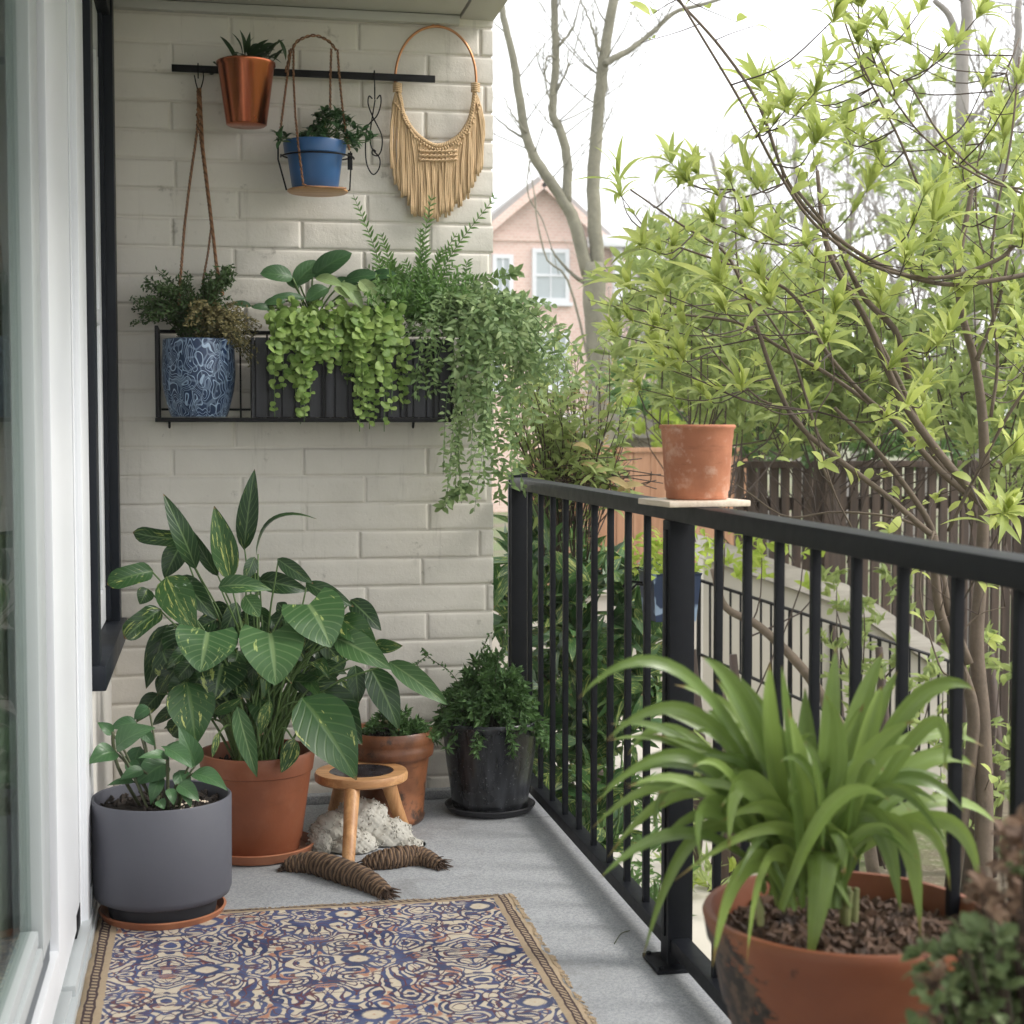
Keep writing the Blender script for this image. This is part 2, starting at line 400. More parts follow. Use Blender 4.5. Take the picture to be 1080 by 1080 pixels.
def patterned_pot():
    t = NT('navy_pot_white_scroll'); uv = t.n('ShaderNodeUVMap'); uv.uv_map = 'UVMap'
    mp = t.n('ShaderNodeMapping'); t.t.links.new(uv.outputs[0], mp.inputs[0]); mp.inputs['Scale'].default_value = (28, 10, 1)
    wn = t.noise(mp.outputs[0], .9, 2, out=1); wv = t.mix(.16, mp.outputs[0], wn, 'ADD')
    nn = t.noise(mp.outputs[0], .62, 0, .5, dist=.7); sc2 = t.m('SUBTRACT', 1, t.ss(t.m('ABSOLUTE', t.m('SUBTRACT', t.m('FRACT', t.m('MULTIPLY', nn, 8)), .5)), .07, .12))
    e = t.vor(wv, .8, 'DISTANCE_TO_EDGE'); f1 = t.vor(wv, 1, 'F1', 0, 1)
    ln = t.m('SUBTRACT', 1, t.ss(e, .045, .075))
    ring = t.m('SUBTRACT', 1, t.ss(t.m('ABSOLUTE', t.m('SUBTRACT', f1, .22)), .03, .055))
    ring = t.m('MULTIPLY', ring, t.ss(t.noise(mp.outputs[0], 2.3, 1), .46, .5))
    k = t.m('MAXIMUM', t.m('MULTIPLY', ln, .35), sc2)
    c = t.mix(k, t.mix(t.noise(wv, 3, 3), (.01, .022, .05), (.015, .045, .13)), (.32, .43, .58))
    t.bump(k, .3, .002); return t.set(Base_Color=c, Roughness=.35)
M['scroll'] = patterned_pot()
def rug_mat(cx, cy, hx, hy):
    t = NT('woven_rug'); g = t.coord('Object'); sp = t.n('ShaderNodeSeparateXYZ'); t.t.links.new(g, sp.inputs[0])
    x, y = sp.outputs[0], sp.outputs[1]
    wn = t.noise(g, 9, 2, out=1)
    def warp(sc, amt):
        ax = t.m('ABSOLUTE', t.m('SUBTRACT', t.m('FRACT', t.m('MULTIPLY', x, sc)), .5)); ay = t.m('ABSOLUTE', t.m('SUBTRACT', t.m('FRACT', t.m('MULTIPLY', y, sc)), .5))
        cb = t.n('ShaderNodeCombineXYZ'); t.put(cb.inputs[0], ax); t.put(cb.inputs[1], ay)
        return t.mix(amt, cb.outputs[0], wn, 'ADD')
    def frac2(sc, ox=0., oy=0.):
        ax = t.m('ABSOLUTE', t.m('SUBTRACT', t.m('FRACT', t.m('ADD', t.m('MULTIPLY', x, sc), ox)), .5)); ay = t.m('ABSOLUTE', t.m('SUBTRACT', t.m('FRACT', t.m('ADD', t.m('MULTIPLY', y, sc), oy)), .5))
        cb = t.n('ShaderNodeCombineXYZ'); t.put(cb.inputs[0], ax); t.put(cb.inputs[1], ay); return t.mix(.05, cb.outputs[0], wn, 'ADD')
    a = frac2(1.5); n1 = t.noise(a, 9.5, 0.5, .5); n2 = t.noise(a, 11, 0, .5, dist=.4); b = frac2(3.0, .25, .5); n3 = t.noise(b, 4.5, 1)
    navy = t.mix(t.ss(t.noise(g, 10, 3), .4, .6), (.022, .034, .10), (.055, .075, .18)); wine = (.10, .028, .036); cream = t.mix(t.noise(g, 60, 3), (.46, .39, .29), (.64, .56, .44)); rust = (.40, .19, .12)
    band = t.m('FRACT', t.m('MULTIPLY', n1, 9.0)); tri = t.m('ABSOLUTE', t.m('SUBTRACT', band, .5))
    c = t.mix(t.ss(tri, .25, .28), cream, navy)
    k2 = t.m('ABSOLUTE', t.m('SUBTRACT', t.m('FRACT', t.m('MULTIPLY', n2, 6.0)), .5))
    c = t.mix(t.m('SUBTRACT', 1, t.ss(k2, .10, .125)), c, navy)
    c = t.mix(t.m('SUBTRACT', 1, t.ss(k2, .045, .065)), c, wine)
    k3 = t.m('ABSOLUTE', t.m('SUBTRACT', t.m('FRACT', t.m('MULTIPLY', n3, 5.0)), .5))
    c = t.mix(t.m('MULTIPLY', t.m('SUBTRACT', 1, t.ss(k3, .05, .08)), .9), c, t.mix(t.ss(t.noise(g, 7, 2), .45, .55), wine, navy))
    c = t.mix(t.m('MULTIPLY', t.ss(t.noise(a, 16, 0), .66, .69), t.ss(tri, .25, .2)), c, rust)
    ln = t.n('ShaderNodeVectorMath', operation='LENGTH'); t.t.links.new(b, ln.inputs[0]); rr = ln.outputs['Value']
    c = t.mix(t.m('SUBTRACT', 1, t.ss(t.m('ABSOLUTE', t.m('SUBTRACT', rr, .13)), .015, .03)), c, navy)
    c = t.mix(t.m('SUBTRACT', 1, t.ss(rr, .09, .11)), c, cream); c = t.mix(t.m('SUBTRACT', 1, t.ss(rr, .04, .055)), c, rust)
    c = t.mix(t.m('MULTIPLY', t.ss(t.noise(g, 3.5, 5), .45, .65), .10), c, (.30, .27, .23))
    # border
    dx = t.m('SUBTRACT', hx, t.m('ABSOLUTE', x)); dy = t.m('SUBTRACT', hy, t.m('ABSOLUTE', y)); d = t.m('MINIMUM', dx, dy)
    d = t.m('ADD', d, t.m('MULTIPLY', t.m('SUBTRACT', t.noise(g, 25, 2), .5), .010))
    sand = t.mix(t.noise(g, 90, 2), (.30, .22, .14), (.42, .33, .22))
    c = t.mix(t.ss(d, .052, .055), sand, c)
    tick = t.m('GREATER_THAN', t.m('SINE', t.m('MULTIPLY', t.m('ADD', x, y), 330)), .1)
    braid = t.m('SUBTRACT', 1, t.ss(t.m('ABSOLUTE', t.m('SUBTRACT', d, .027)), .008, .010))
    edge = t.m('SUBTRACT', 1, t.ss(t.m('ABSOLUTE', t.m('SUBTRACT', t.m('ABSOLUTE', t.m('SUBTRACT', d, .027)), .009)), .002, .003))
    dark = (.05, .026, .028)
    c = t.mix(t.m('MAXIMUM', edge, t.m('MULTIPLY', braid, tick)), c, dark)
    c = t.mix(t.m('MULTIPLY', t.noise(g, 300, 2), .35), c, t.mix(.5, c, (.02, .02, .02)))
    wx = t.m('SINE', t.m('MULTIPLY', x, 1500)); wy = t.m('SINE', t.m('MULTIPLY', y, 1100))
    t.bump(t.m('ADD', t.m('MULTIPLY', wx, wy), t.m('MULTIPLY', t.noise(g, 120, 3), 2.5)), .5, .0015)
    return t.set(Base_Color=c, Roughness=.95)
# leaves
L = {}
L['philo'] = leafmat('philodendron_leaf', (.009, .030, .011), (.034, .088, .024), (.20, .30, .12), .14, (.30, .36, .10), .3, .10, 8, vein_amt=.5, vbase=.70, tip=.8, spec=.45)
L['philo_b'] = leafmat('philodendron_leaf_light', (.032, .085, .03), (.07, .15, .05), (.24, .34, .15), .14, (.34, .42, .14), .38, .12, 8, vein_amt=.6)
L['philo_v'] = leafmat('philodendron_leaf_variegated', (.02, .06, .02), (.045, .11, .03), (.20, .30, .10), .12, (.42, .45, .14), .36, .15, 8, vein_amt=.3, vscale=1.5, vbase=.635, tip=.8)
L['small'] = leafmat('smooth_green_leaf', (.025, .075, .028), (.07, .15, .06), (.14, .24, .10), None, rough=.36, trans=.15, nv=7, vein_amt=.3)
L['dark'] = leafmat('dark_glossy_leaf', (.014, .035, .015), (.03, .065, .025), (.08, .13, .05), None, rough=.35, trans=.1, vein_amt=.3)
L['jenny'] = leafmat('lime_round_leaf', (.08, .17, .03), (.33, .45, .13), (.38, .5, .18), None, rough=.45, trans=.28, vein_amt=.25)
L['silver'] = leafmat('silvery_green_leaf', (.08, .17, .05), (.38, .48, .22), (.35, .45, .3), None, rough=.45, trans=.2, vein_amt=.3)
L['fern'] = leafmat('mid_green_frond', (.05, .12, .03), (.14, .26, .06), (.2, .32, .1), None, rough=.45, trans=.28, vein_amt=.2)
L['trail'] = leafmat('trailing_leaf', (.06, .13, .04), (.26, .36, .14), (.24, .34, .18), None, rough=.42, trans=.25, vein_amt=.3)
L['heath'] = leafmat('dark_heath_leaf', (.02, .045, .014), (.06, .11, .03), None, None, rough=.6, trans=.15)
L['heath_b'] = leafmat('olive_brown_leaf', (.09, .085, .03), (.26, .22, .10), None, None, rough=.7, trans=.2)
L['juniper'] = leafmat('feathery_green_leaf', (.025, .07, .022), (.12, .22, .07), None, None, rough=.6, trans=.15)
L['strap'] = leafmat('strap_leaf', (.045, .10, .02), (.26, .36, .09), (.24, .34, .11), None, rough=.3, trans=.22, nv=0.01, vein_amt=.45, tip=.9, spec=.5)
L['willow'] = leafmat('spring_leaf', (.17, .25, .05), (.55, .60, .17), (.42, .5, .2), None, rough=.45, trans=.42, vein_amt=.2, tcol=(.52, .60, .17))
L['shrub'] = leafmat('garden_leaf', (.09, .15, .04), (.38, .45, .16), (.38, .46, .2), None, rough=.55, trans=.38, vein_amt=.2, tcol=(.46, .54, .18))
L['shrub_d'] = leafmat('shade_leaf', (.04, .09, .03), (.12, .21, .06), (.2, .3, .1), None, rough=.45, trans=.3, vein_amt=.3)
L['yel'] = leafmat('yellow_green_leaf', (.24, .36, .04), (.42, .5, .10), None, None, rough=.5, trans=.4)
L['sedum'] = leafmat('pale_rosette_leaf', (.09, .15, .06), (.24, .30, .14), None, None, rough=.5, trans=.15)
L['rust'] = leafmat('rusty_leaf', (.05, .03, .022), (.42, .28, .20), None, None, rough=.6, trans=.2)
L['dry'] = leafmat('dry_seed_leaf', (.25, .17, .07), (.46, .36, .18), None, None, rough=.8, trans=.3)

# ================================================================ the balcony
XL, XR, YW = -.30, .912, 5.0       # left wall, right end of brick wall, face of brick wall
ZC = 2.505
mb = MB(); mb.box((-.9, -2.5, -.25), (1.085, 5.35, 0)); struct(mb.build('balcony_floor', M['floor'], smooth=False))
mb = MB(); mb.box((XL, 4.955, 0.0005), (XR, YW + .01, .028), .004); mb.box((.93, 4.66, .0006), (1.09, 4.664, .0015))
o = mb.build('floor_kerb', M['floor']); struct(o)
# ceiling: boarded soffit with a trim board along the open edge
mb = MB()
mb.box((-.9, -2.5, ZC), (.80, 5.25, ZC + .2)); mb.box((.806, -2.5, ZC - .006), (.915, 5.25, ZC + .22), .004)
mb.box((XL, 4.965, ZC - .03), (.80, 5.0, ZC - .002), .004)
struct(mb.build('ceiling', M['ceil']))
# brick wall
def brick_wall():
    mb = MB(); ch = .0892; L_ = .399
    mb.box((XL - .2, YW + .0045, -.2), (XR - .004, YW + .2, ZC + .1))
    z0 = at(150, 74.3, Y=YW).z; n0 = int(z0 / ch) + 1; zb = z0 - n0 * ch
    xa = at(181, 120, Y=YW).x
    row = 0; z = zb
    k = n0
    while z < ZC:
        off = xa - 4 * L_ + (0 if (k % 2) == 0 else L_ / 2) + U(-.01, .01)
        x = off
        while x < XR:
            x1 = x + L_ * U(.97, 1.03)
            a, b = max(x, XL - .1), min(x1, XR)
            if b - a > .02:
                g = .0022; y = YW - U(0, .0018); zt = min(z + ch, ZC + .05)
                if zt > 0.001:
                    nx = max(2, int((b - a) / .035)); nz = 4; vs = []; fs = []
                    tl = U(-.002, .002); tz = U(-.0015, .0015)
                    aa, bb, za, zz = a + g, b - g, max(z, -.05) + g * 1.0, zt - g * 1.0
                    if b >= XR - 1e-6: bb = XR
                    # a soft-edged face: rings inwards
                    xs = [aa, aa + .003, aa + .009] + [aa + .009 + (bb - aa - .018) * i / nx for i in range(1, nx)] + [bb - .009, bb - .003, bb]
                    zs = [za, za + .0025, za + .008] + [za + .008 + (zz - za - .016) * i / nz for i in range(1, nz)] + [zz - .008, zz - .0025, zz]
                    for i, X_ in enumerate(xs):
                        for j, Z_ in enumerate(zs):
                            e = min(min(X_ - aa, bb - X_) if bb < XR else X_ - aa, Z_ - za, zz - Z_)
                            dep = (.0012 if e < .0035 else 0)
                            if e < 1e-6: dep = .0062
                            vs.append(V((X_ + U(-.0006, .0006), y + dep + tl * (X_ - a) / .4 + tz + U(-.0005, .0005), Z_ + (U(-.0009, .0009) if 1e-6 < e < .01 else 0))))
                    nzv = len(zs)
                    for i in range(len(xs) - 1):
                        for j in range(nzv - 1): q = i * nzv + j; fs.append((q, q + nzv, q + nzv + 1, q + 1))
                    mb.add(vs, fs)
            x = x1
        z += ch; k += 1
    o = mb.build('brick_wall', M['brick'], sharp=80)
    tag(o, 'cream painted brick wall at the far end of the balcony', 'wall')
brick_wall()
# left wall with window beyond the door
wl = thing('side_wall', 'pale rendered side wall around the black cased window', 'wall', (XL, 4.5, 0))
mb = MB(); mb.box((XL - .2, 3.97, 0), (XL, 5.0, .545)); mb.box((XL - .2, 3.97, 2.50), (XL, 5.0, 2.52)); mb.build('wall', M['wallwhite'], wl, smooth=False)
wi = thing('window', 'tall narrow window with black casing and white sash next to the brick wall', 'window', (XL, 4.45, .55))
mb = MB()
mb.box((XL - .1, 3.975, .61), (XL + .033, 4.06, ZC - .003), .003); mb.box((XL - .1, 4.885, .61), (XL + .035, 4.975, ZC - .004), .003)
mb.box((XL - .02, 4.0, .60), (XL + .012, 4.07, ZC - .005)); mb.box((XL - .03, 4.86, .62), (XL + .008, 4.885, ZC - .006))
mb.box((XL - .1, 4.06, 2.43), (XL + .03, 4.885, ZC - .004), .003); mb.build('casing', M['blackwin'], wi)
mb = MB(); mb.box((XL - .1, 3.965, .548), (XL + .05, 4.985, .611), .005); mb.build('sill', M['blackwin'], wi)
mb = MB()
mb.box((XL - .04, 4.07, .615), (XL - .005, 4.86, .72), .004); mb.box((XL - .04, 4.07, 2.30), (XL - .006, 4.86, 2.43), .004)
mb.box((XL - .04, 4.07, .72), (XL - .0055, 4.16, 2.30), .004); mb.box((XL - .04, 4.76, .72), (XL - .005, 4.86, 2.30), .004)
mb.box((XL - .04, 4.07, 1.50), (XL - .004, 4.76, 1.545), .004); sa = mb.build('sash', M['white'], wi)
mb = MB(); mb.box((XL - .03, 4.16, .72), (XL - .026, 4.76, 2.30)); mb.build('pane', M['glass'], sa, smooth=False)
mb = MB(); mb.box((XL - .9, 4.0, .3), (XL - .12, 4.99, .32)); mb.box((XL - .5, 4.0, .3), (XL - .49, 4.99, 2.5))
mb.build('blind', M['curtain'], wi, smooth=False)
# glazed door
dr = thing('glazed_door', 'white framed glass balcony door with grey glazing beads at the left edge', 'door', (XL, 3.2, 0))
mb = MB()
mb.box((XL - .09, 3.74, .022), (XL + .016, 3.963, ZC - .005), .005); mb.box((XL - .09, 3.70, .02), (XL + .001, 3.735, ZC - .006)); mb.box((XL - .07, 3.735, .02), (XL + .008, 3.745, ZC - .01))
mb.box((XL - .09, -1.0, 2.42), (XL + .016, 3.74, ZC - .004), .004)
mb.build('door_frame', M['white'], dr)
lf = MB()
lf.box((XL - .06, 3.20, .06), (XL, 3.69, 2.41), .006); lf.box((XL - .06, 1.2, .06), (XL - .0005, 3.20, .155), .006); lf.box((XL - .06, 1.2, 2.3), (XL - .0004, 3.20, 2.41), .006)
lf.box((XL - .06, 1.0, .06), (XL, 1.2, 2.41), .006)
leafo = lf.build('door_leaf', M['white'], dr)
mb = MB()
mb.box((XL - .055, 3.13, .155), (XL - .018, 3.198, 2.3), .002); mb.box((XL - .05, 1.2, .157), (XL - .012, 3.13, .20), .004)
mb.build('gasket', M['dkgroove'], leafo)
mb = MB()
mb.box((XL - .05, 2.985, .205), (XL - .008, 3.125, 2.295), .006)
mb.box((XL - .05, 1.2, .20), (XL - .0085, 2.974, .235), .005); mb.box((XL - .05, 1.2, .236), (XL - .016, 2.974, .268), .005)
mb.box((XL - .05, 1.2, 2.25), (XL - .01, 2.98, 2.295), .005)
mb.build('glazing_bead', M['bead'], leafo)
mb = MB(); mb.box((XL - .036, 1.2, .25), (XL - .03, 2.99, 2.27)); mb.build('pane', M['glass'], leafo, smooth=False)
mb = MB(); mb.box((XL - .03, 3.30, .02), (XL + .022, 3.975, .045), .003); mb.box((XL - .03, -1, .0), (XL + .028, 3.965, .022), .003)
mb.box((XL - .03, -1, .022), (XL + .014, 3.3, .035), .002); mb.box((XL+.001,3.82,.046),(XL+.019,3.962,.10),.003)
mb.build('threshold', [M['bead']], dr)
mb = MB(); mb.box((XL - .02, 3.6, .0465), (XL + .0008, 3.738, .10), .002)
mb.build('hinge_block', M['rail'], dr)
# things inside: curtain and dim room
mb = MB(); P = []
for i in range(156):
    y = .8 + i * .0185; P.append((XL - .090 + .011 * math.sin(i * .9) + .006 * math.sin(i * .37), y))
vs = []; fs = []
for i, (x, y) in enumerate(P): vs += [V((x, y, .03)), V((x, y, 2.4))]
for i in range(155): fs.append((2 * i, 2 * i + 2, 2 * i + 3, 2 * i + 1))
mb.add(vs, fs)
tag(mb.build('curtain', M['curtain'], sharp=0), 'cream curtain gathered behind the door glass', 'curtain')
mb = MB()
mb.box((XL - 1.8, -1.2, -.02), (XL - 1.75, 4.2, 2.6)); mb.box((XL - 1.75, -1.2, -.03), (XL - .1, 3.9, 0.0)); mb.box((XL - 1.75, 3.9, -.02), (XL - .09, 3.96, 2.6)); mb.box((XL - 1.75, -1.2, 2.5), (XL - .1, 3.9, 2.56))
tag(mb.build('room_wall', M['room'], smooth=False), 'dim room walls seen through the glass door', 'wall')
mb = MB(); mb.box((XL - .2, -2.5, 0), (XL, 1.0, ZC)); tag(mb.build('house_wall', M['wallwhite'], smooth=False), 'pale house wall on the near side of the glass door', 'wall')

# ================================================================ railing
XB = 1.02; ZR = 1.035
rl = thing('balcony_railing', 'black metal balcony railing with square balusters', 'railing', (XB, 3.2, 0))
mb = MB(); mb.box((XB - .030, -1.5, ZR - .038), (XB + .030, 5.155, ZR), .005)
mb.build('top_rail', M['rail'], rl)
mb = MB(); mb.box((XB - .022, -1.5, .035), (XB + .022, 5.10, .068), .004); mb.build('bottom_rail', M['rail'], rl)
def post(y, w=.029, z1=ZR - .0385, plate=True):
    mb = MB(); mb.box((XB - w, y - w, 0.008), (XB + w, y + w, z1), .004)
    mb.box((XB - w - .004, y - .012, .07), (XB - w + .001, y + .012, z1 - .02), .001)
    if plate:
        mb.box((XB - .062, y - .062, 0.0005), (XB + .062, y + .062, .010), .002)
        for dx in (-.05, .05):
            for dy in (-.05, .05): mb.lathe((XB + dx, y + dy, .010), [(.006, 0), (.006, .005), (.003, .007)], 8)
    mb.build('post', M['rail'], rl)
post(3.31); post(5.13, .0285, ZR + .012); post(1.2); post(-.9)
ys = [3.56 + .172 * k for k in range(9)] + [3.035 - .172 * k for k in range(24)]
for y in ys:
    if abs(y - 1.2) < .07: continue
    mb = MB(); mb.box((XB - .0078, y - .0078, .066), (XB + .0078, y + .0078, ZR - .037), .0012)
    mb.build('baluster', M['rail'], rl)
# rug
c0 = at(540, 948, Z=0); c1 = at(103, 966, Z=0)
RX0, RX1, RY1 = c1.x, c0.x, (c0.y + c1.y) / 2; RY0 = RY1 - 1.55
def rug():
    mb = MB(); nx, ny = 90, 150; th = .009; cx, cy = (RX0 + RX1) / 2, (RY0 + RY1) / 2
    vs = []; fs = []; uv = []
    for i in range(nx + 1):
        for j in range(ny + 1):
            u, w = i / nx, j / ny; x = RX0 + (RX1 - RX0) * u; y = RY0 + (RY1 - RY0) * w
            ed = min(i, nx - i, j, ny - j)
            wob = .004 * math.sin(y * 23) + .003 * math.sin(y * 61 + 1)
            if i > nx - 2: x += wob
            if i < 2: x += wob
            if j > ny - 2: y += .0035 * math.sin(x * 31) + .002 * math.sin(x * 77)
            z = th * (0 if ed == 0 else (.8 if ed == 1 else 1)) + .0008 + (.0016 * math.sin(x * 9 + y * 5) + .0016 if ed > 2 else 0)
            vs.append(V((x, y, z))); uv.append((u, w))
    for i in range(nx):
        for j in range(ny): q = i * (ny + 1) + j; fs.append((q, q + ny + 1, q + ny + 2, q + 1))
    mb.add(vs, fs, uv)
    # short looped edge yarns
    for k in range(420):
        s_ = R()
        if k % 3: x, y, dx, dy = RX1, RY0 + (RY1 - RY0) * s_, 1, 0
        else: x, y, dx, dy = RX0 + (RX1 - RX0) * s_, RY1, 0, 1
        l = U(.004, .011); q = V((x, y, .006)); e = q + V((dx * l + U(-.003, .003), dy * l + U(-.003, .003), -.005))
        mb.tube([q - V((dx * .004, dy * .004, 0)), (q + e) / 2 + V((0, 0, .001)), e], .0013, 4)
    o = mb.build('rug', rug_mat(cx, cy, (RX1 - RX0) / 2, (RY1 - RY0) / 2), org=(cx, cy, 0), sharp=60)
    tag(o, 'patterned navy and cream rug with a braided sand border', 'rug')
rug()
# ================================================================ pots and things on the floor
def fl(px, py): return at(px, py, Z=0)
def pot_part(name, c, prof, mat, parent, seg=72, wob=0):
    mb = MB(); mb.lathe(c, prof, seg, wob); return mb.build(name, mat, parent, sharp=50)
def soil_part(c, r, parent, mat, rough=.006, chips=0):
    mb = MB(); vs = [V(c) + V((0, 0, .004))]; fs = []; n = 40; rings = 9
    for i in range(1, rings + 1):
        for j in range(n):
            a = 2 * PI * j / n; rr = r * i / rings
            vs.append(V(c) + V((rr * math.cos(a), rr * math.sin(a), U(-rough, rough) if i < rings else -rough)))
    for j in range(n): fs.append((0, 1 + j, 1 + (j + 1) % n))
    for i in range(rings - 1):
        for j in range(n): a = 1 + i * n + j; b = 1 + i * n + (j + 1) % n; fs.append((a, a + n, b + n, b))
    mb.add(vs, fs)
    for k in range(chips):
        a = U(0, 2 * PI); q = r * math.sqrt(R()) * .95; s_ = U(.003, .009)
        x, y, z = c[0] + q * math.cos(a), c[1] + q * math.sin(a), c[2] + rough * U(.2, 1.4)
        d = rdir(); e = d.cross(rdir()).normalized(); g = d.cross(e)
        p = V((x, y, z)); d *= s_ * 1.6; e *= s_; g *= s_ * .35
        vs = [p + d * i + e * j + g * k2 for i in (-1, 1) for j in (-.8, .8) for k2 in (-1, 1)]
        mb.add(vs, [(0, 1, 3, 2), (4, 6, 7, 5), (0, 4, 5, 1), (2, 3, 7, 6), (0, 2, 6, 4), (1, 5, 7, 3)])
    return mb.build('soil', mat, parent, smooth=True, sharp=25)
def saucer(c, r, h, mat, label):
    mb = MB(); mb.lathe(c, [(0, .0012), (r * .82, .0012), (r * .92, .004), (r, h), (r - .006, h + .002), (r * .88, .010), (0, .009)], 72)
    return tag(mb.build('saucer', mat), label, 'saucer')

# --- big philodendron in terracotta
PC = fl(272, 899); PC.z = .0; s_ = ppm(PC)
saucer(PC, .163, .030, M['terra_s'], 'brown terracotta saucer under the big variegated plant')
ph = thing('potted_plant', 'large variegated philodendron in a plain terracotta pot by the window', 'potted plant', PC + V((0, 0, .011)))
PZ = .011
pot_part('pot', PC + V((0, 0, PZ)), [(0, 0), (.112, 0), (.118, .006), (.120, .03), (.124, .034), (.151, .225), (.156, .228), (.163, .275), (.160, .283), (.152, .283), (.148, .25), (.146, .22), (0, .22)], M['terra'], ph)
soil_part(PC + V((0, 0, PZ + .235)), .15, ph, M['soil'], .008, 120)
top = PC + V((0, 0, PZ + .235))
def Z2(x, y, Y): return at(100 + x / 2.7, 480 + y / 2.7, Y=Y)
LV = [ # base x,y, tip x,y, width, material, profile, dY(base), dY(tip), arch
 (425,270,455,40,66,'d','lance',.02,.0,.05),(385,355,340,145,84,'v1','lance',-.02,-.03,.03),(288,325,195,110,62,'d','lance',0,-.02,.12),
 (460,285,632,182,44,'d','lance',0,-.04,.30),(245,238,108,220,50,'d','blunt',.02,0,.08),(352,345,268,203,42,'d','lance',.03,.03,.10),
 (248,250,198,350,74,'d','lance',.05,.04,.06),(166,330,35,368,62,'v1','blunt',-.02,-.06,.10),(190,440,84,522,62,'d','blunt',0,-.03,.12),
 (207,482,146,665,84,'d','oval',.06,.05,.1),(205,345,292,512,120,'v1','oval',-.06,-.14,.16),(240,345,350,470,74,'v1','oval',.0,-.04,.12),
 (322,505,300,618,158,'b','heart',-.15,-.20,.10),(500,508,515,656,165,'b2','heart',-.15,-.21,.12),(610,425,672,548,150,'b','heart',-.12,-.18,.12),
 (520,295,622,366,46,'v1','lance',-.02,-.05,.05),(352,375,506,385,62,'b2','oval',-.12,-.15,.18),(428,400,470,462,56,'b','lance',-.12,-.15,.05),
 (600,365,738,432,54,'d','lance',-.03,-.08,.14),(728,412,816,500,62,'d','lance',-.05,-.1,.12),(700,465,808,552,84,'v1','oval',-.10,-.16,.14),
 (688,520,848,612,86,'b2','oval',-.12,-.2,.14),(795,540,877,543,42,'v','lance',-.1,-.14,.08),(838,588,1006,712,72,'b','lance',-.10,-.16,.10),
 (785,605,866,785,92,'d','oval',-.05,-.1,.12),(590,690,745,925,175,'v','oval',-.16,-.24,.10),(405,715,462,918,62,'b','lance',-.15,-.2,.06),
 (568,808,530,905,58,'v','lance',-.14,-.18,.06),(262,645,287,828,132,'v','oval',-.12,-.17,.12),(362,595,340,698,124,'d2','heart',-.10,-.15,.12),
 (192,555,236,655,84,'d','oval',.02,0,.1),(480,470,602,592,112,'d','oval',.04,.0,.12),(555,640,692,642,62,'d2','lance',-.02,-.06,.12),
 (640,660,762,825,124,'d2','oval',-.04,-.08,.12),(742,598,752,705,64,'d','lance',-.04,-.06,.06),(396,640,442,695,54,'d','lance',-.06,-.09,.1),
 (465,355,612,388,64,'d','oval',.04,.02,.14),(184,678,118,762,62,'d','oval',.04,.02,.1),(352,790,334,862,22,'v','lance',-.16,-.18,.05),
 (402,455,474,530,94,'d','oval',.05,.03,.1),(305,555,236,645,72,'d2','oval',-.02,-.05,.1),(500,460,560,500,70,'d','oval',.04,.03,.1),
 (455,290,425,360,44,'v1','lance',.0,-.02,.05),(430,330,470,400,50,'d2','lance',.02,0,.1),(150,380,128,425,50,'d','lance',.02,.0,.1),
 (540,440,520,420,40,'d','lance',.0,0,.1),(250,480,210,600,90,'d','oval',.05,.03,.1),(420,560,430,690,100,'d','oval',.07,.06,.1),
 (560,560,640,640,90,'d','oval',.07,.05,.1),(690,560,680,640,60,'d','oval',.03,.02,.1),(330,420,380,520,80,'d','oval',.06,.04,.1),
 (700,640,740,760,70,'d','oval',.04,.03,.1),(200,620,190,700,50,'d','oval',.06,.05,.1),(330,660,300,740,70,'d','oval',.06,.04,.1),
 (470,600,400,660,60,'d','oval',.05,.04,.1),(610,620,640,720,80,'d','oval',.06,.03,.1),(340,735,420,690,40,'v1','lance',-.1,-.12,.06),
 (470,640,520,760,70,'d','oval',.06,.04,.1),(720,480,700,540,50,'d','lance',.0,0,.1),(640,480,590,560,70,'d','oval',.03,0,.1),
 (500,700,470,800,40,'v1','lance',-.1,-.12,.06)]
mbs = {k: MB() for k in ('d', 'b', 'v')}; st = MB()
YP = PC.y
for q in range(75): # inner leaves that fill the crown
    a = U(-1, 1); y0_ = U(400, 720); sx = 450 + a * 200 * (1 if y0_ > 460 else .6); sy = y0_ + abs(a) * 40; l = U(60, 125)
    LV.append((sx, sy, sx + a * l * .8 + U(-30, 30), sy + l * U(.2, 1), U(38, 74), 'd' if R() < .75 else 'b', 'oval', U(.0, .10), U(-.02, .08), U(.1, .22)))
for q in range(26): # lower leaves over the stems
    sx = U(250, 620); sy = U(540, 690); l = U(60, 110); a = (sx - 440) / 200
    LV.append((sx, sy, sx + a * l * .7 + U(-30, 30), sy + l * U(.5, 1.1), U(40, 78), 'd' if R() < .65 else 'v1', 'oval', U(-.10, .02), U(-.14, -.04), U(.1, .22)))
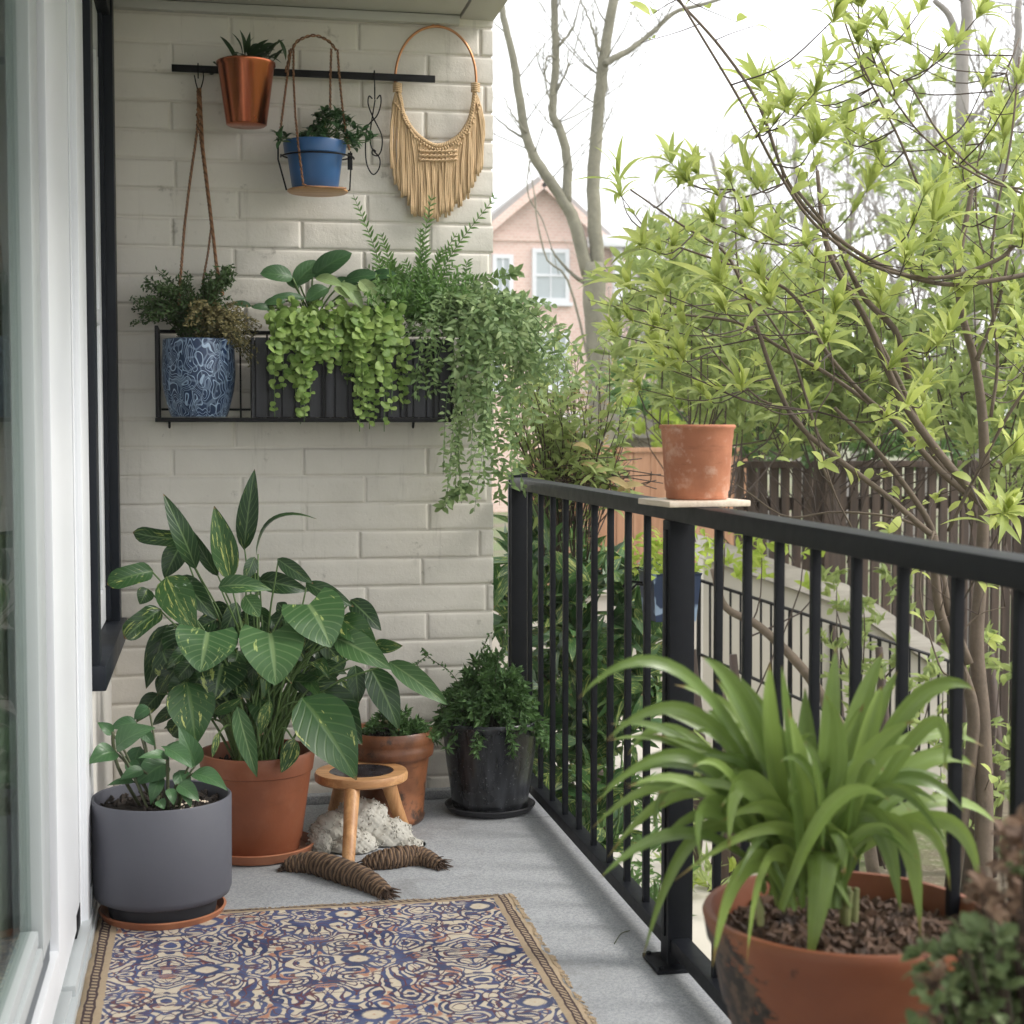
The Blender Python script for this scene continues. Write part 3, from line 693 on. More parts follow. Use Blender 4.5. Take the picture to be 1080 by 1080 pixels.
for (bx, by, tx, ty, w_, k, pf, d0, d1, ar) in LV:
    b = Z2(bx, by, YP + d0); t = Z2(tx, ty, YP + d1); wd = w_ / 2.7 / s_
    L_ = (t - b).length
    up = t.z > b.z
    n = V((U(-.25, .25), -1, U(.1, .5) if not up else U(-.3, .2)))
    if pf == 'heart': n = V((U(-.15, .15), -1, .55))
    if ar > .25: n = V((0, -.25, 1))
    kk = k[0]
    pf = 'ovate' if pf == 'oval' else pf
    if kk == 'v' and len(k) == 2 and R() < .25: kk = 'd'
    mbs[kk].leaf(b, t, wd * U(.88, 1.02), n=n, arch=ar, seg=12, cross=6, prof=pf, fold=U(.1, .38) if pf != 'heart' else .12, wave=U(.008, .03), r=U(0, .6) if kk == 'd' else R())
    o = top + V((U(-.06, .06), U(-.05, .05), -.01)); mid = o.lerp(b, .55) + V((U(-.01, .01), U(-.01, .02), .05 + .03 * R()))
    bb = b + (t - b) * .03
    st.tube(smooth([o, mid, bb], 10), [.0042 - .0002 * i for i in range(10)], 6)
mbs['d'].build('leaf', L['philo'], ph, sharp=0); mbs['b'].build('veined_leaf', L['philo_b'], ph, sharp=0); mbs['v'].build('variegated_foliage', L['philo_v'], ph, sharp=0)
st.build('stem', M['stem'], ph, sharp=0)

# --- charcoal cylinder pot
GC = fl(172, 966); sg = ppm(GC)
saucer(GC, .154, .026, M['terra_s'], 'orange terracotta saucer under the charcoal pot beside the door')
GRZ = at(172, 838, Y=GC.y).z
gp = thing('potted_plant', 'small green leafy plant in a charcoal cylinder pot beside the glass door', 'potted plant', GC + V((0, 0, .01)))
pot_part('pot', GC + V((0, 0, .055)), [(.10, 0), (.150, 0), (.162, .006), (.1675, .02), (.169, GRZ - .059), (.166, GRZ - .055), (.161, GRZ - .057), (.160, GRZ - .10), (0, GRZ - .10)], M['greypot'], gp)
pot_part('plinth', GC + V((0, 0, .0105)), [(0, 0), (.110, 0), (.128, .004), (.131, .02), (.134, .046), (0, .046)], M['darkplinth'], gp)
soil_part(GC + V((0, 0, GRZ - .030)), .158, gp, M['soil'], .006, 90)
mb = MB()
for k in range(46): # pale pebbles among the soil at the right
    q = GC + V((U(.03, .12), U(-.11, .03), GRZ - .026)); mb.lathe(q, [(0, 0), (U(.003, .006), .002), (0, .005)], 6)
mb.build('pebbles', M['tile'], gp)
def Z3(x, y, dy): return at(x / 3.176, 740 + y / 3.176, Y=GC.y + dy)
mb = MB(); st = MB(); tp = GC + V((0, 0, GRZ - .035))
for (bx, by, tx, ty, w_, d0, d1, r_) in [(388,155,520,88,92,-.02,-.05,.7),(388,168,295,208,80,-.02,-.06,.4),(378,108,326,70,40,0,0,.3),(458,72,368,92,52,.05,.05,.0),
  (565,188,462,190,40,-.05,-.09,.9),(558,155,645,225,66,-.05,-.09,.8),(655,218,598,82,78,-.02,-.03,.6),(645,240,762,298,70,-.05,-.1,.7),(560,205,455,278,96,.0,-.03,.25),
  (598,278,668,335,58,-.07,-.1,.8),(565,292,582,347,38,-.08,-.1,.6),(450,268,358,282,28,-.02,-.04,.3),(528,332,550,360,40,-.09,-.1,.5),(470,150,440,262,70,.04,.04,.0),
  (640,210,540,150,50,-.04,-.05,.9),(480,230,400,262,46,-.03,-.05,.3),(600,230,625,320,60,-.02,-.05,.3),(560,180,600,130,40,-.02,-.02,.6),(540,250,505,345,50,-.02,-.05,.4),
  (500,20,450,60,50,.06,.06,0),(470,90,520,150,40,.03,.02,.2),(610,290,640,355,36,-.08,-.1,.7),(430,200,470,260,50,.0,-.02,.1)]:
    b = Z3(bx, by, d0); t = Z3(tx, ty, d1)
    mb.leaf(b, t, w_ / 3.176 / sg, n=V((U(-.3, .3), -.8, .7)), arch=.14, seg=10, cross=4, prof='ovate', fold=.3, wave=.02, r=r_)
    o = tp + V((((bx - 500) / 3.176 / sg) * .35, U(-.05, .03), 0)); st.tube(smooth([o, o.lerp(b, .6) + V((0, 0, .02)), b + (t - b) * .02], 8), .003, 6)
st.tube(smooth([tp + V((-.05, .02, 0)), Z3(400, 230, 0), Z3(380, 150, 0), Z3(378, 100, 0)], 12), .0045, 6)
mb.build('leaf', L['small'], gp, sharp=0); st.build('stem', M['stemdk'], gp, sharp=0)

# --- weathered terracotta pot behind the stool
TC = fl(411, 866); stc = ppm(TC)
tp_ = thing('potted_plant', 'weathered thick rimmed terracotta pot with low green plant behind the stool', 'potted plant', TC)
pot_part('pot', TC, [(0, .001), (.096, .001), (.104, .01), (.107, .022), (.103, .03), (.112, .13), (.120, .195), (.122, .205), (.132, .207), (.1345, .214), (.1355, .235), (.1315, .243), (.134, .25), (.1335, .278), (.129, .286), (.119, .284), (.114, .25), (0, .25)], M['terra_o'], tp_, wob=.006)
soil_part(TC + V((0, 0, .26)), .116, tp_, M['soil'], .006, 50)
# --- black glazed pot with feathery plant
BC = fl(526, 866); BC.y = 4.79
saucer(BC, .143, .022, M['darkplinth'], 'black saucer under the black glazed pot by the railing')
bp = thing('potted_plant', 'feathery dark green shrub in a glossy black pot by the railing', 'potted plant', BC + V((0, 0, .01)))
pot_part('pot', BC + V((0, 0, .0105)), [(0, 0), (.112, 0), (.118, .006), (.121, .03), (.138, .15), (.150, .255), (.156, .262), (.157, .275), (.152, .28), (.146, .276), (.144, .24), (0, .24)], M['blackglaze'], bp, wob=.004)
soil_part(BC + V((0, 0, .26)), .142, bp, M['soil'])
def feathery(name, c, r, h, n, mat, parent, stemmat, lean=0, droop=.35, ll=.012, lw=.006, spr=10):
    mb = MB(); st = MB(); c = V(c)
    for k in range(n):
        a = U(0, 2 * PI); q = math.sqrt(R())
        el = (1 - q * .85)
        tip = c + V((math.cos(a) * q * r + lean * q, math.sin(a) * q * r * .85, h * (el * U(.7, 1.05) + .12) - (droop * h * q ** 3)))
        b = c + V((math.cos(a) * q * r * .3, math.sin(a) * q * r * .3, 0))
        mid = b.lerp(tip, .5) + V((0, 0, h * .22)); P = smooth([b, mid, tip], 10)
        st.tube(P, [.0016] * 6 + [.001] * 4, 4)
        for i in range(3, 10):
            for s2 in range(spr):
                d = (P[i] - P[i - 1]).normalized(); o = P[i - 1].lerp(P[i], R()) + rdir() * .006
                dd = (d * .8 + rdir(.15) * 1.0).normalized()
                e = o + dd * U(.6, 1.3) * ll * 1.3
                mb.leaf(o, e, lw * U(.7, 1.3), n=rdir(), arch=.08, seg=2, cross=2, prof='lance', fold=.15, r=R())
    mb.build(name, mat, parent, sharp=0); st.build('stem', stemmat, parent, sharp=0)
feathery('foliage', BC + V((0, -.01, .27)), .205, .235, 150, L['juniper'], bp, M['stemdk'], 0, .5, .021, .010, 9)
feathery('foliage', TC + V((.01, -.01, .265)), .12, .09, 30, L['juniper'], tp_, M['stemdk'], .02, .3, .018, .009, 6)
st = MB(); mb = MB()
for pts in ([(470, 775), (462, 735), (440, 705), (452, 690)], [(500, 760), (480, 715), (455, 695), (445, 685)], [(540, 740), (530, 690), (533, 662)], [(512, 740), (505, 700), (516, 668)]):
    P = smooth([at(x, y, Y=4.76) for x, y in pts], 16); st.tube(P, .0013, 4)
    for i in range(2, 16):
        for j in range(3):
            d = rdir(.2); mb.leaf(P[i], P[i] + d * U(.010, .02), .008, n=rdir(), seg=2, r=R())
mb.build('trailing_foliage', L['juniper'], bp, sharp=0); st.build('stem', M['stemdk'], bp, sharp=0)

# --- stool
SCn = at(381, 818, Y=4.50); SZ = .205
so_ = thing('stool', 'small round wooden stool with black inset top in front of the pots', 'stool', (SCn.x, 4.50, 0))
c = V((SCn.x, 4.50, SZ - .028))
mb = MB(); mb.lathe(c, [(0, 0), (.128, 0), (.1345, .005), (.1355, .02), (.132, .028), (.094, .0285), (.093, .0225), (0, .0225)], 72); mb.build('seat', M['woodtop'], so_)
mb = MB(); mb.lathe(c + V((0, 0, .0228)), [(0, .003), (.03, .0034), (.086, .003), (.0905, .0045), (.092, .004), (.092, 0)], 72); mb.build('seat_inset', M['blackglaze'], so_)
for (tx, ty, fx, fy, fY) in [(370, 835, 367, 915, 4.27), (413, 832, 428, 880, 4.62), (352, 832, 347, 872, 4.72)]:
    f_ = fl(fx, fy); t_ = V((SCn.x + (f_.x - SCn.x) * .55, 4.5 + (f_.y - 4.5) * .36, SZ - .03))
    mb = MB(); mb.tube([f_ + V((0, 0, .0005)), f_ + V((0, 0, .004)), f_.lerp(t_, .5), t_ + V((0, 0, .006))], [.0155, .0175, .0195, .023], 24); mb.build('leg', M['wood'], so_, sharp=60)
tw_ = MB(); tw_.tube(smooth([fl(648, 996) + V((0, 0, .0015)), fl(655, 986) + V((0, 0, .003)), fl(664, 982) + V((0, 0, .0015))], 8), .0012, 5)
tag(tw_.build('fallen_twig', M['stemdk'], sharp=0), 'tiny dark twig lying on the bare floor between rug and railing', 'twig')
# --- fleece bundle and woven bundles
FC = at(384, 885, Y=4.47)
mb = MB(); blobs = [(355, 878, 4.44, .075, .060), (380, 868, 4.47, .085, .072), (405, 884, 4.46, .085, .060), (432, 896, 4.42, .045, .032), (340, 890, 4.42, .04, .05), (372, 893, 4.40, .07, .05)]
bmf = bmesh.new()
for (px, py, Y_, rx, rz) in blobs:
    p = at(px, py, Y=Y_); r0 = bmesh.ops.create_icosphere(bmf, subdivisions=5, radius=1)['verts']
    for v in r0:
        q = v.co; k = 1 + .05 * math.sin(q.x * 9 + px) * math.sin(q.z * 8) + .035 * math.sin(q.x * 23 + q.y * 9) * math.sin(q.z * 21 + q.x * 5) + .018 * math.sin(q.x * 51 + q.z * 17) * math.sin(q.z * 47 - q.y * 31) + U(-.008, .008)
        v.co = V((p.x + v.co.x * rx * k, p.y + v.co.y * .06 * k, max(.004, p.z + v.co.z * rz * k)))
mb.add([v.co.copy() for v in bmf.verts], [tuple(v.index for v in f.verts) for f in bmf.faces])
vs_ = [v.co.copy() for v in bmf.verts]; nr = []
bmf.normal_update(); ns_ = [v.normal.copy() for v in bmf.verts]; bmf.free()
for k in range(1300): # curls of wool
    i = random.randrange(len(vs_)); p = vs_[i]; n = ns_[i]
    if p.z < .006: continue
    n = (n + rdir() * .5).normalized(); s2 = n.cross(rdir()).normalized() * .0035
    l = U(.002, .006)
    mb.tube([p, p + n * l * .6 + s2 * .4, p + n * l + s2 * 1.2, p + n * l * .6 + s2 * 2], [.0018, .0017, .0014, .0007], 4)
tag(mb.build('fleece_bundle', M['fleece'], sharp=0), 'fluffy grey fleece bundle lying under the wooden stool', 'fleece')
def woven(pts, rad, label, fray=(True, True)):
    mb = MB(); P = smooth([fl(x, y) for x, y in pts], 60); n = len(P)
    P = [p + V((0, 0, rad * 1.02 * (.4 + .6 * math.sin(PI * min(1, max(0, i / n)) ** .8)))) for i, p in enumerate(P)]
    rd = [rad * (.55 + .6 * math.sin(PI * (i / (n - 1)) ** .9) ** .7) for i in range(n)]
    mb.tube(P, [r * .85 for r in rd], 14)
    # coiled cords wound round the core
    for k in range(4):
        mb.m = k % 2; Q = []; m_ = 620
        for i in range(m_):
            x = i / (m_ - 1) * (n - 1.001); j = int(x); p = P[j].lerp(P[j + 1], x - j); r = rd[j] * (1 - (x - j)) + rd[j + 1] * (x - j)
            t = (P[min(j + 1, n - 1)] - P[max(j - 1, 0)]).normalized(); a = t.cross(V((0, 0, 1))).normalized(); b = a.cross(t)
            q = 2 * PI * (i / 40 + k / 4) + .15 * math.sin(i * .7)
            Q.append(p + (a * math.cos(q) + b * math.sin(q)) * (r * 1.0 + .002 * math.sin(i * .5)))
        mb.tube(Q, .0042, 5)
    mb.m = 0
    for e, on in ((0, fray[0]), (n - 1, fray[1])):
        if not on: continue
        d = (P[e] - P[1 if e == 0 else n - 2]).normalized()
        for k in range(80):
            q = P[e] - d * U(.005, .02) + rdir() * .006; dd = (d + rdir() * .75).normalized(); l = U(.02, .05)
            pp = [q, q + dd * l * .5, q + dd * l + V((0, 0, -.008))]; pp = [V((a.x, a.y, max(.003, a.z))) for a in pp]
            mb.tube(pp, [.0022, .002, .0008], 4)
    tag(mb.build('woven_bundle', [M['wicker'], M['wicker_l']], sharp=0), label, 'woven bundle')
woven([(303, 918), (330, 920), (362, 930), (388, 938), (407, 947)], .026, 'brown woven rope bundle nearest the rug under the stool')
woven([(385, 916), (410, 915), (440, 911), (463, 916)], .023, 'brown woven rope bundle sticking out beside the right stool leg')

# --- pale terracotta pot on the railing
QC = at(735, 526, X=XB); QC = V((XB, QC.y, ZR)); sq = ppm(QC)
mb = MB(); mb.box((XB - .10, QC.y - .085, ZR + .0008), (XB + .085, QC.y + .085, ZR + .0135), .003, rot=.12)
tag(mb.build('board', M['tile']), 'small pale wooden board on the black top rail', 'board')
qp = thing('flower_pot', 'empty pale terracotta flower pot standing on the railing', 'flower pot', QC + V((0, 0, .014)))
k = 1 / sq; r1 = 40 * k; r0 = 32.5 * k; h_ = 78 * k
pot_part('pot', QC + V((0, 0, .0145)), [(0, 0), (r0 * .96, 0), (r0, .003), (r0 * 1.0, h_ * .10), (r0 * 1.045, h_ * .12), (r1 * .925, h_ * .80), (r1 * .945, h_ * .82), (r1 * .95, h_ * .93), (r1, h_ * .955), (r1 * 1.005, h_ * .985), (r1 * .98, h_), (r1 * .90, h_), (r1 * .86, h_ * .8), (0, h_ * .75)], M['terra_p'], qp)
soil_part(QC + V((0, 0, .0145 + h_ * .8)), r1 * .86, qp, M['soil'], .003)

# --- blue box hung outside the balusters
NC = at(706, 628, X=XB + .13); sn = ppm(NC)
nb = thing('railing_planter', 'small navy patterned planter box hooked outside the railing by the post', 'planter', NC - V((0, 0, .07)))
mb = MB(); hw = 30 / sn
vs = []
for z, g in ((-.06, .85), (.055, 1.0), (.062, 1.04), (.062, .96), (.05, .94), (.03, .93)):
    for (dx, dy) in ((-1, -1), (1, -1), (1, 1), (-1, 1)): vs.append(NC + V((dx * .062 * g, dy * hw * 1.05 * g * .9 - 0, z)))
fs = [(3, 2, 1, 0)] + [(4 * r + i, 4 * r + (i + 1) % 4, 4 * r + 4 + (i + 1) % 4, 4 * r + 4 + i) for r in range(5) for i in range(4)] + [(20, 21, 22, 23)]
mb.add(vs, fs); mb.build('box', M['navybox'], nb, smooth=False)
for s2 in (-.04, .04):
    mb = MB(); mb.tube([NC + V((-.06, s2, .03)), NC + V((-.098, s2, .035)), NC + V((-.112, s2, .02))], .003, 6); mb.build('bracket', M['black'], nb)
mb = MB()
for k in range(240):
    a = rdir(.5); o = NC + V((U(-.04, .04), U(-.06, .06), .03)); tip = o + V((a.x * .10, a.y * .13, abs(a.z) * .17 + .02)); P = smooth([o, o.lerp(tip, .6) + V((0, 0, .03)), tip], 4)
    b = o.lerp(tip, U(.4, 1)); mb.leaf(b, b + rdir(.5) * U(.025, .05), U(.008, .014), n=rdir(1), seg=3, r=R())
mb.build('foliage', L['yel'], nb, sharp=0)

# --- big terracotta pot in the foreground with strap leaves
FPc = at(893, 964, Y=1.97); FPc = V((FPc.x, FPc.y, FPc.z)); sf = ppm(FPc)
RZ = FPc.z; rr = 156 / sf
FB = V((FPc.x, FPc.y, RZ - .30))
sd_ = thing('plant_stand', 'low wooden plant stand under the big foreground terracotta pot', 'plant stand', (FB.x, FB.y, 0))
mb = MB(); mb.lathe((FB.x, FB.y, FB.z - .03), [(0, 0), (.15, 0), (.15, .029), (0, .029)], 48); mb.build('top', M['woodtop'], sd_)
for a in (0.6, 2.2, 3.7, 5.3):
    mb = MB(); mb.tube([(FB.x + .15 * math.cos(a), FB.y + .15 * math.sin(a), .001), (FB.x + .11 * math.cos(a), FB.y + .11 * math.sin(a), FB.z - .028)], [.012, .016], 16); mb.build('leg', M['wood'], sd_, sharp=60)
fp = thing('potted_plant', 'big terracotta pot of arching strap leaves in the right foreground', 'potted plant', FB)
pot_part('pot', FB, [(0, 0.0005), (rr * .58, 0.0005), (rr * .61, .006), (rr * .82, .175), (rr * .845, .182), (rr * .93, .262), (rr * .955, .268), (rr * .975, .292), (rr * .985, .30), (rr * .97, .306), (rr * .925, .306), (rr * .91, .29), (rr * .89, .25), (0, .25)], M['terra_b'], fp, 96)
soil_part((FB.x, FB.y, FB.z + .262), rr * .895, fp, M['bark'], .008, 1500)
def Z7(x, y, Y): return at(600 + x / 2.25, 680 + y / 2.25, Y=Y)
SL = [((300,92),(22,128),30),((330,185),(88,228),36),((300,232),(140,262),28),((310,275),(62,378),32),((330,300),(80,345),30),((300,340),(55,435),28),((330,350),(92,505),30),((330,430),(176,742),34),((300,330),(200,440),26),
 ((440,200),(316,30),42),((450,250),(348,82),40),((440,230),(250,95),34),((480,260),(477,42),52),((520,250),(505,48),44),((560,330),(560,102),54),((612,250),(634,5),50),((665,230),(745,18),50),((690,260),(780,62),44),
 ((700,250),(742,98),38),((790,165),(965,108),42),((770,255),(985,242),36),((800,300),(966,292),46),((840,378),(1026,438),36),((860,410),(975,575),38),((800,420),(905,585),30),((765,420),(834,695),46),((710,400),(788,635),58),
 ((420,325),(380,490),56),((345,380),(315,520),46),((420,520),(340,765),54),((470,500),(422,762),46),((600,500),(565,782),60),((640,440),(655,545),50),((500,260),(545,275),44),((600,330),(650,335),38),
 ((400,260),(330,160),34),((480,330),(300,260),34),((700,330),(745,300),40),((640,300),(610,120),40),((660,360),(880,330),36),((520,360),(430,180),44),((560,360),(520,150),46),((620,340),(700,140),44),((500,400),(360,420),34),
 ((480,350),(200,210),36),((450,300),(190,150),34),((740,340),(900,480),34),((760,330),(940,400),32),((500,430),(250,560),34),((470,380),(130,330),30),((680,300),(820,180),36),((530,300),(400,70),36),((590,400),(560,230),50),((840,200),(890,310),28)]
mb = MB(); cr = FB + V((0, 0, .27)); crx = Z7(555, 585, FB.y - .02)
for i, (cm, tp2, w_) in enumerate(SL):
    left = tp2[0] < 560
    bx = U(520, 620) if not left else U(490, 590)
    b = Z7(bx, U(560, 600), FB.y + U(-.06, .03))
    low = tp2[1] > 450
    dy = -.11 if low else U(-.12, .12)
    if tp2[0] < 250: dy = U(-.10, .06)
    t = Z7(*tp2, FB.y + dy); m_ = Z7(*cm, FB.y + dy * .75)
    cc = m_ * 2 - (b + t) * .5
    P = [b * (1 - u) ** 2 + cc * 2 * u * (1 - u) + t * u * u for u in [k / 16 for k in range(17)]]
    n = V((U(-.15, .15), -.75, .75)) if not low else V((U(-.2, .2), -1, .35))
    mb.leafc(P, w_ / 2.25 / sf * U(.95, 1.2), n=n, fold=U(.25, .55), prof='strap', cross=4, r=R(), wave=.008)
for k in range(60):
    a = U(0, 2 * PI); b = crx + V((U(-.05, .05), U(-.05, .05), -.01)); ln = U(.14, .3); h2 = U(.06, .24)
    t = b + V((math.cos(a) * ln, math.sin(a) * ln * .6 - .02, h2)); m_ = b.lerp(t, .5) + V((0, 0, .07)); cc = m_ * 2 - (b + t) * .5
    if t.x > XB - .03: continue
    P = [b * (1 - u) ** 2 + cc * 2 * u * (1 - u) + t * u * u for u in [k / 12 for k in range(13)]]
    mb.leafc(P, U(.012, .019), n=V((0, -.5, .9)), fold=.4, prof='strap', cross=4, r=R() * .8, wave=.006)
mb.build('strap_leaf', L['strap'], fp, sharp=0)
mb = MB()
for k in range(6): # pale leaf bases
    b = crx + V((U(-.07, .07), U(-.07, .0), -.035)); mb.tube([b, b + V((0, 0, .02)), b + V((U(-.01, .01), 0, .045))], [.005, .006, .004], 8)
mb.build('pseudobulbs', plain('pale_bulb', (.20, .22, .09), .5, var=.4), fp)

# --- blurred shrub in the near corner
KC = at(1040, 1000, Y=1.42); kk = ppm(KC)
ks = thing('potted_plant', 'low shrub of rusty and pale green leaves in the near right corner', 'potted plant', (KC.x + .03, 1.42, 0))
pot_part('pot', V((KC.x + .03, 1.42, 0)), [(0, .001), (.11, .001), (.15, .26), (.16, .262), (.16, .30), (.15, .30), (.145, .27), (0, .27)], M['terra'], ks)
g = MB(); ru = MB(); st = MB()
for k in range(330):
    px, py = U(935, 1110), U(868, 1130)
    if px < 1008 + (1000 - py) * .42 and py < 1000: continue
    if py >= 1000 and px < 950 + U(0, 45): continue
    p = at(px, py, Y=1.42 + U(-.07, .09)); rust = (py < 985 - (px - 1000) * .1 and px > 995 and R() < .8) or R() < .12 or (px < 965 and py > 1045)
    st.tube([V((KC.x + .03, 1.42, .3)), V((KC.x + .03 + (p.x - KC.x) * .5, (p.y + 1.42) / 2, (p.z + .3) / 2 + .05)), p], [.003, .0022, .0012], 5)
    for j in range(9):
        d = rdir(.5); ll = U(.014, .026); (ru if rust else g).leaf(p + d * .002, p + d * ll, ll * (.6 if not rust else .5), n=rdir(1.5), arch=.12, seg=4, cross=2, prof='oval', fold=.3, r=R())
g.build('foliage', L['sedum'], ks, sharp=0); ru.build('rusty_foliage', L['rust'], ks, sharp=0); st.build('stem', M['twig'], ks, sharp=0)
# ================================================================ things on the brick wall
YF = YW - .004
def W(x, y, d=.03): return at(x, y, Y=YW - d)
# black flat rail
wr = thing('wall_rail', 'flat black metal hanging rail fixed high on the brick wall', 'hanging rail', W(320, 78, .03))
a = W(181, 73, .045); b = W(459, 82, .045); zc = (a.z + b.z) / 2
mb = MB(); mb.box((a.x, YW - .047, zc - .011), (b.x, YW - .040, zc + .011), .0012); mb.build('bar', M['black'], wr)
for x in (a.x + .12, b.x - .12):
    mb = MB(); mb.tube([(x, YW - .041, zc), (x, YW + .004, zc)], .007, 12); mb.build('bracket', M['black'], wr)
ZB = zc
def hook(mb, x, y, z, r=.010, dn=.03):
    P = [V((x, y + r, z - .004)), V((x, y + r, z + r)), V((x, y + r * .3, z + r * 1.6)), V((x, y - r * .6, z + r)), V((x, y - r * .8, z - dn))]
    mb.tube(smooth(P, 14), .0022, 6)
def Z1(x, y, d): return at(x / 3.6, y / 3.6, Y=YW - d)
def Zb(x, y, d): return at(260 + x / 3.6, y / 3.6, Y=YW - d)
# copper pot
cp = thing('potted_plant', 'small dark leaved plant in a shiny copper pot hung on the black rail', 'potted plant', W(260, 136, .13))
c = W(260, 133, .135); k = 1 / ppm(c)
pot_part('pot', c, [(0, 0), (19 * k, 0), (21 * k, .004), (29 * k, 60 * k), (30.5 * k, 62 * k), (30.5 * k, 65 * k), (29 * k, 66 * k), (27.5 * k, 62 * k), (0, 56 * k)], M['copper'], cp)
mb = MB(); mb.tube([c + V((0, 28 * k, 60 * k)), c + V((0, 29 * k + .004, 66 * k)), V((c.x, YW - .042, ZB + .016)), V((c.x, YW - .036, ZB - .01))], .004, 6); mb.build('hanger', M['black'], cp)
mb = MB(); st = MB()
for (bx, by, tx, ty, w_) in [(900,225,835,138,16),(920,215,880,125,20),(930,210,910,112,22),(940,210,950,120,20),(950,215,965,140,22),(960,215,1020,150,24),(955,225,1045,190,32),(900,235,870,190,24),(930,225,880,210,26),
    (975,225,1070,240,16),(1010,235,1090,205,16),(1000,225,1080,150,18),(890,240,850,240,14),(950,200,980,165,20),(985,200,1040,165,24),(940,230,985,190,30),(970,235,1030,205,30),(910,235,855,215,14),(930,200,925,150,18),(820,245,808,235,8),(1040,230,1078,185,14),(1060,150,1085,230,16)]:
    mb.leaf(Z1(bx, by, .14 + U(-.03, .03)), Z1(tx, ty, .15 + U(-.04, .05)), w_ / 3.6 * k, n=V((U(-.4, .4), -.7, .6)), arch=.15, seg=6, cross=2, prof='lance', fold=.3)
    st.tube(smooth([c + V((U(-.02, .02), 0, 60 * k)), Z1((bx + 930) / 2, 240, .14), Z1(bx, by, .14)], 6), .0016, 4)
mb.build('leaf', L['dark'], cp, sharp=0); st.build('stem', M['stemdk'], cp, sharp=0)
soil_part(c + V((0, 0, 58 * k)), 27 * k, cp, M['soil'], .002)
# long cord hanger
hc = thing('cord_hanger', 'long twisted brown cord hanger dropping from the rail to the trailing plant', 'plant hanger', Z1(750, 280, .06))
mb = MB(); x = Z1(752, 262, .05).x; hook(mb, x, YW - .044, ZB)
mb.tube(smooth([Z1(738, 285, .055), Z1(745, 320, .055), Z1(757, 345, .055), Z1(772, 300, .055), Z1(770, 262, .055)], 16), .002, 6); mb.build('hook', M['black'], hc)
mb = MB()
mb.cord([Z1(752, 335, .055), Z1(755, 400, .056), Z1(748, 500, .06), Z1(722, 680, .09), Z1(700, 860, .12), Z1(685, 1060, .15), Z1(680, 1160, .15)], .0034, 45)
mb.cord([Z1(758, 335, .055), Z1(762, 420, .056), Z1(770, 560, .06), Z1(790, 730, .08), Z1(810, 900, .10), Z1(822, 1010, .11), Z1(845, 1120, .12)], .0038, 40, 3)
mb.cord([Z1(750, 345, .056), Z1(754, 470, .056), Z1(775, 640, .055), Z1(802, 860, .06), Z1(790, 960, .06), Z1(768, 1080, .06)], .0028, 45)
mb.cord([Z1(755, 345, .056), Z1(757, 380, .056), Z1(757, 400, .056), Z1(752, 440, .056)], .0055, 30)
mb.build('cord', [M['cord'], M['cord_d']], hc, sharp=0)
# blue pot in its hanger
hb = thing('plant_hanger', 'arched brown cord hanger with a round tray carrying the blue pot', 'plant hanger', Zb(262, 735, .14))
tc = Zb(270, 726, .135); k = 1 / ppm(tc)
mb = MB(); mb.lathe(tc, [(0, -.005), (30 * k, -.005), (31.5 * k, -.002), (31.5 * k, .002), (30 * k, .0035), (0, .0035)], 48); mb.build('tray', M['woodtop'], hb)
mb = MB()
mb.cord(smooth([Zb(172, 190, .06), Zb(195, 155, .06), Zb(255, 134, .06), Zb(310, 155, .06), Zb(340, 190, .06)], 16), .0036, 30)
FLt, FRt = tc + V((-31 * k, -.02, 0)), tc + V((31 * k, -.02, 0)); BLt, BRt = tc + V((-20 * k, .06, 0)), tc + V((22 * k, .06, 0))
mb.cord([Zb(170, 185, .06), Zb(158, 260, .08), Zb(140, 400, .14), Zb(124, 530, .17)], .003, 45); mb.cord([Zb(178, 185, .06), Zb(178, 300, .10), Zb(185, 440, .19), Zb(195, 540, .225), Zb(215, 700, .225), tc + V((-14 * k, -.093, .002))], .0028, 45)
mb.cord([Zb(322, 185, .06), Zb(318, 300, .06), Zb(318, 440, .055), BLt + V((.03, .0, .1))], .003, 45); mb.cord([Zb(345, 188, .06), Zb(352, 290, .08), Zb(368, 450, .14), Zb(390, 570, .16)], .003, 45)
mb.cord([Zb(165, 190, .06), Zb(160, 230, .05), Zb(148, 275, .05)], .0035, 30)
mb.tube(smooth([tc + V((-14 * k, -.094, .001)), tc + V((0, -.098, -.002)), tc + V((18 * k, -.085, 0)), tc + V((28 * k, -.055, .003))], 10), .0028, 6)
mb.build('cord', [M['cord'], M['cord_d']], hb, sharp=0)
mb = MB()
P = [Zb(120, 530, .17), Zb(120, 605, .165), Zb(152, 722, .15)]; mb.tube(P, .003, 6)
P = [Zb(395, 575, .16), Zb(396, 640, .16), Zb(392, 722, .15), tc + V((28 * k, 0, .0))]; mb.tube(P, .0025, 6)
ring = [tc + V((math.cos(q) * 38 * k, math.sin(q) * .11, .115)) for q in [2 * PI * i / 40 for i in range(40)]]; ring = [V((p.x, min(p.y, YW - .012), Zb(260, 600, .135).z + (.01 if p.y > tc.y else 0))) for p in ring]
mb.tube(ring, .0026, 6, closed=True); mb.box(Zb(386, 580, .16) - V((.002, .003, 0)), Zb(400, 645, .16) + V((.002, .003, 0)), .001)
mb.build('frame', M['black'], hb)
bl = thing('potted_plant', 'green leafy plant in a bright blue pot hanging under the rail', 'potted plant', tc + V((0, 0, .004)))
pot_part('pot', tc + V((-2.5 * k, 0, .004)), [(0, 0), (22.5 * k, 0), (24 * k, .003), (28.5 * k, 34 * k), (28.7 * k, 35 * k), (31.5 * k, 36 * k), (33 * k, 47 * k), (32.4 * k, 49 * k), (30 * k, 49 * k), (29 * k, 44 * k), (0, 43 * k)], M['bluepot'], bl)
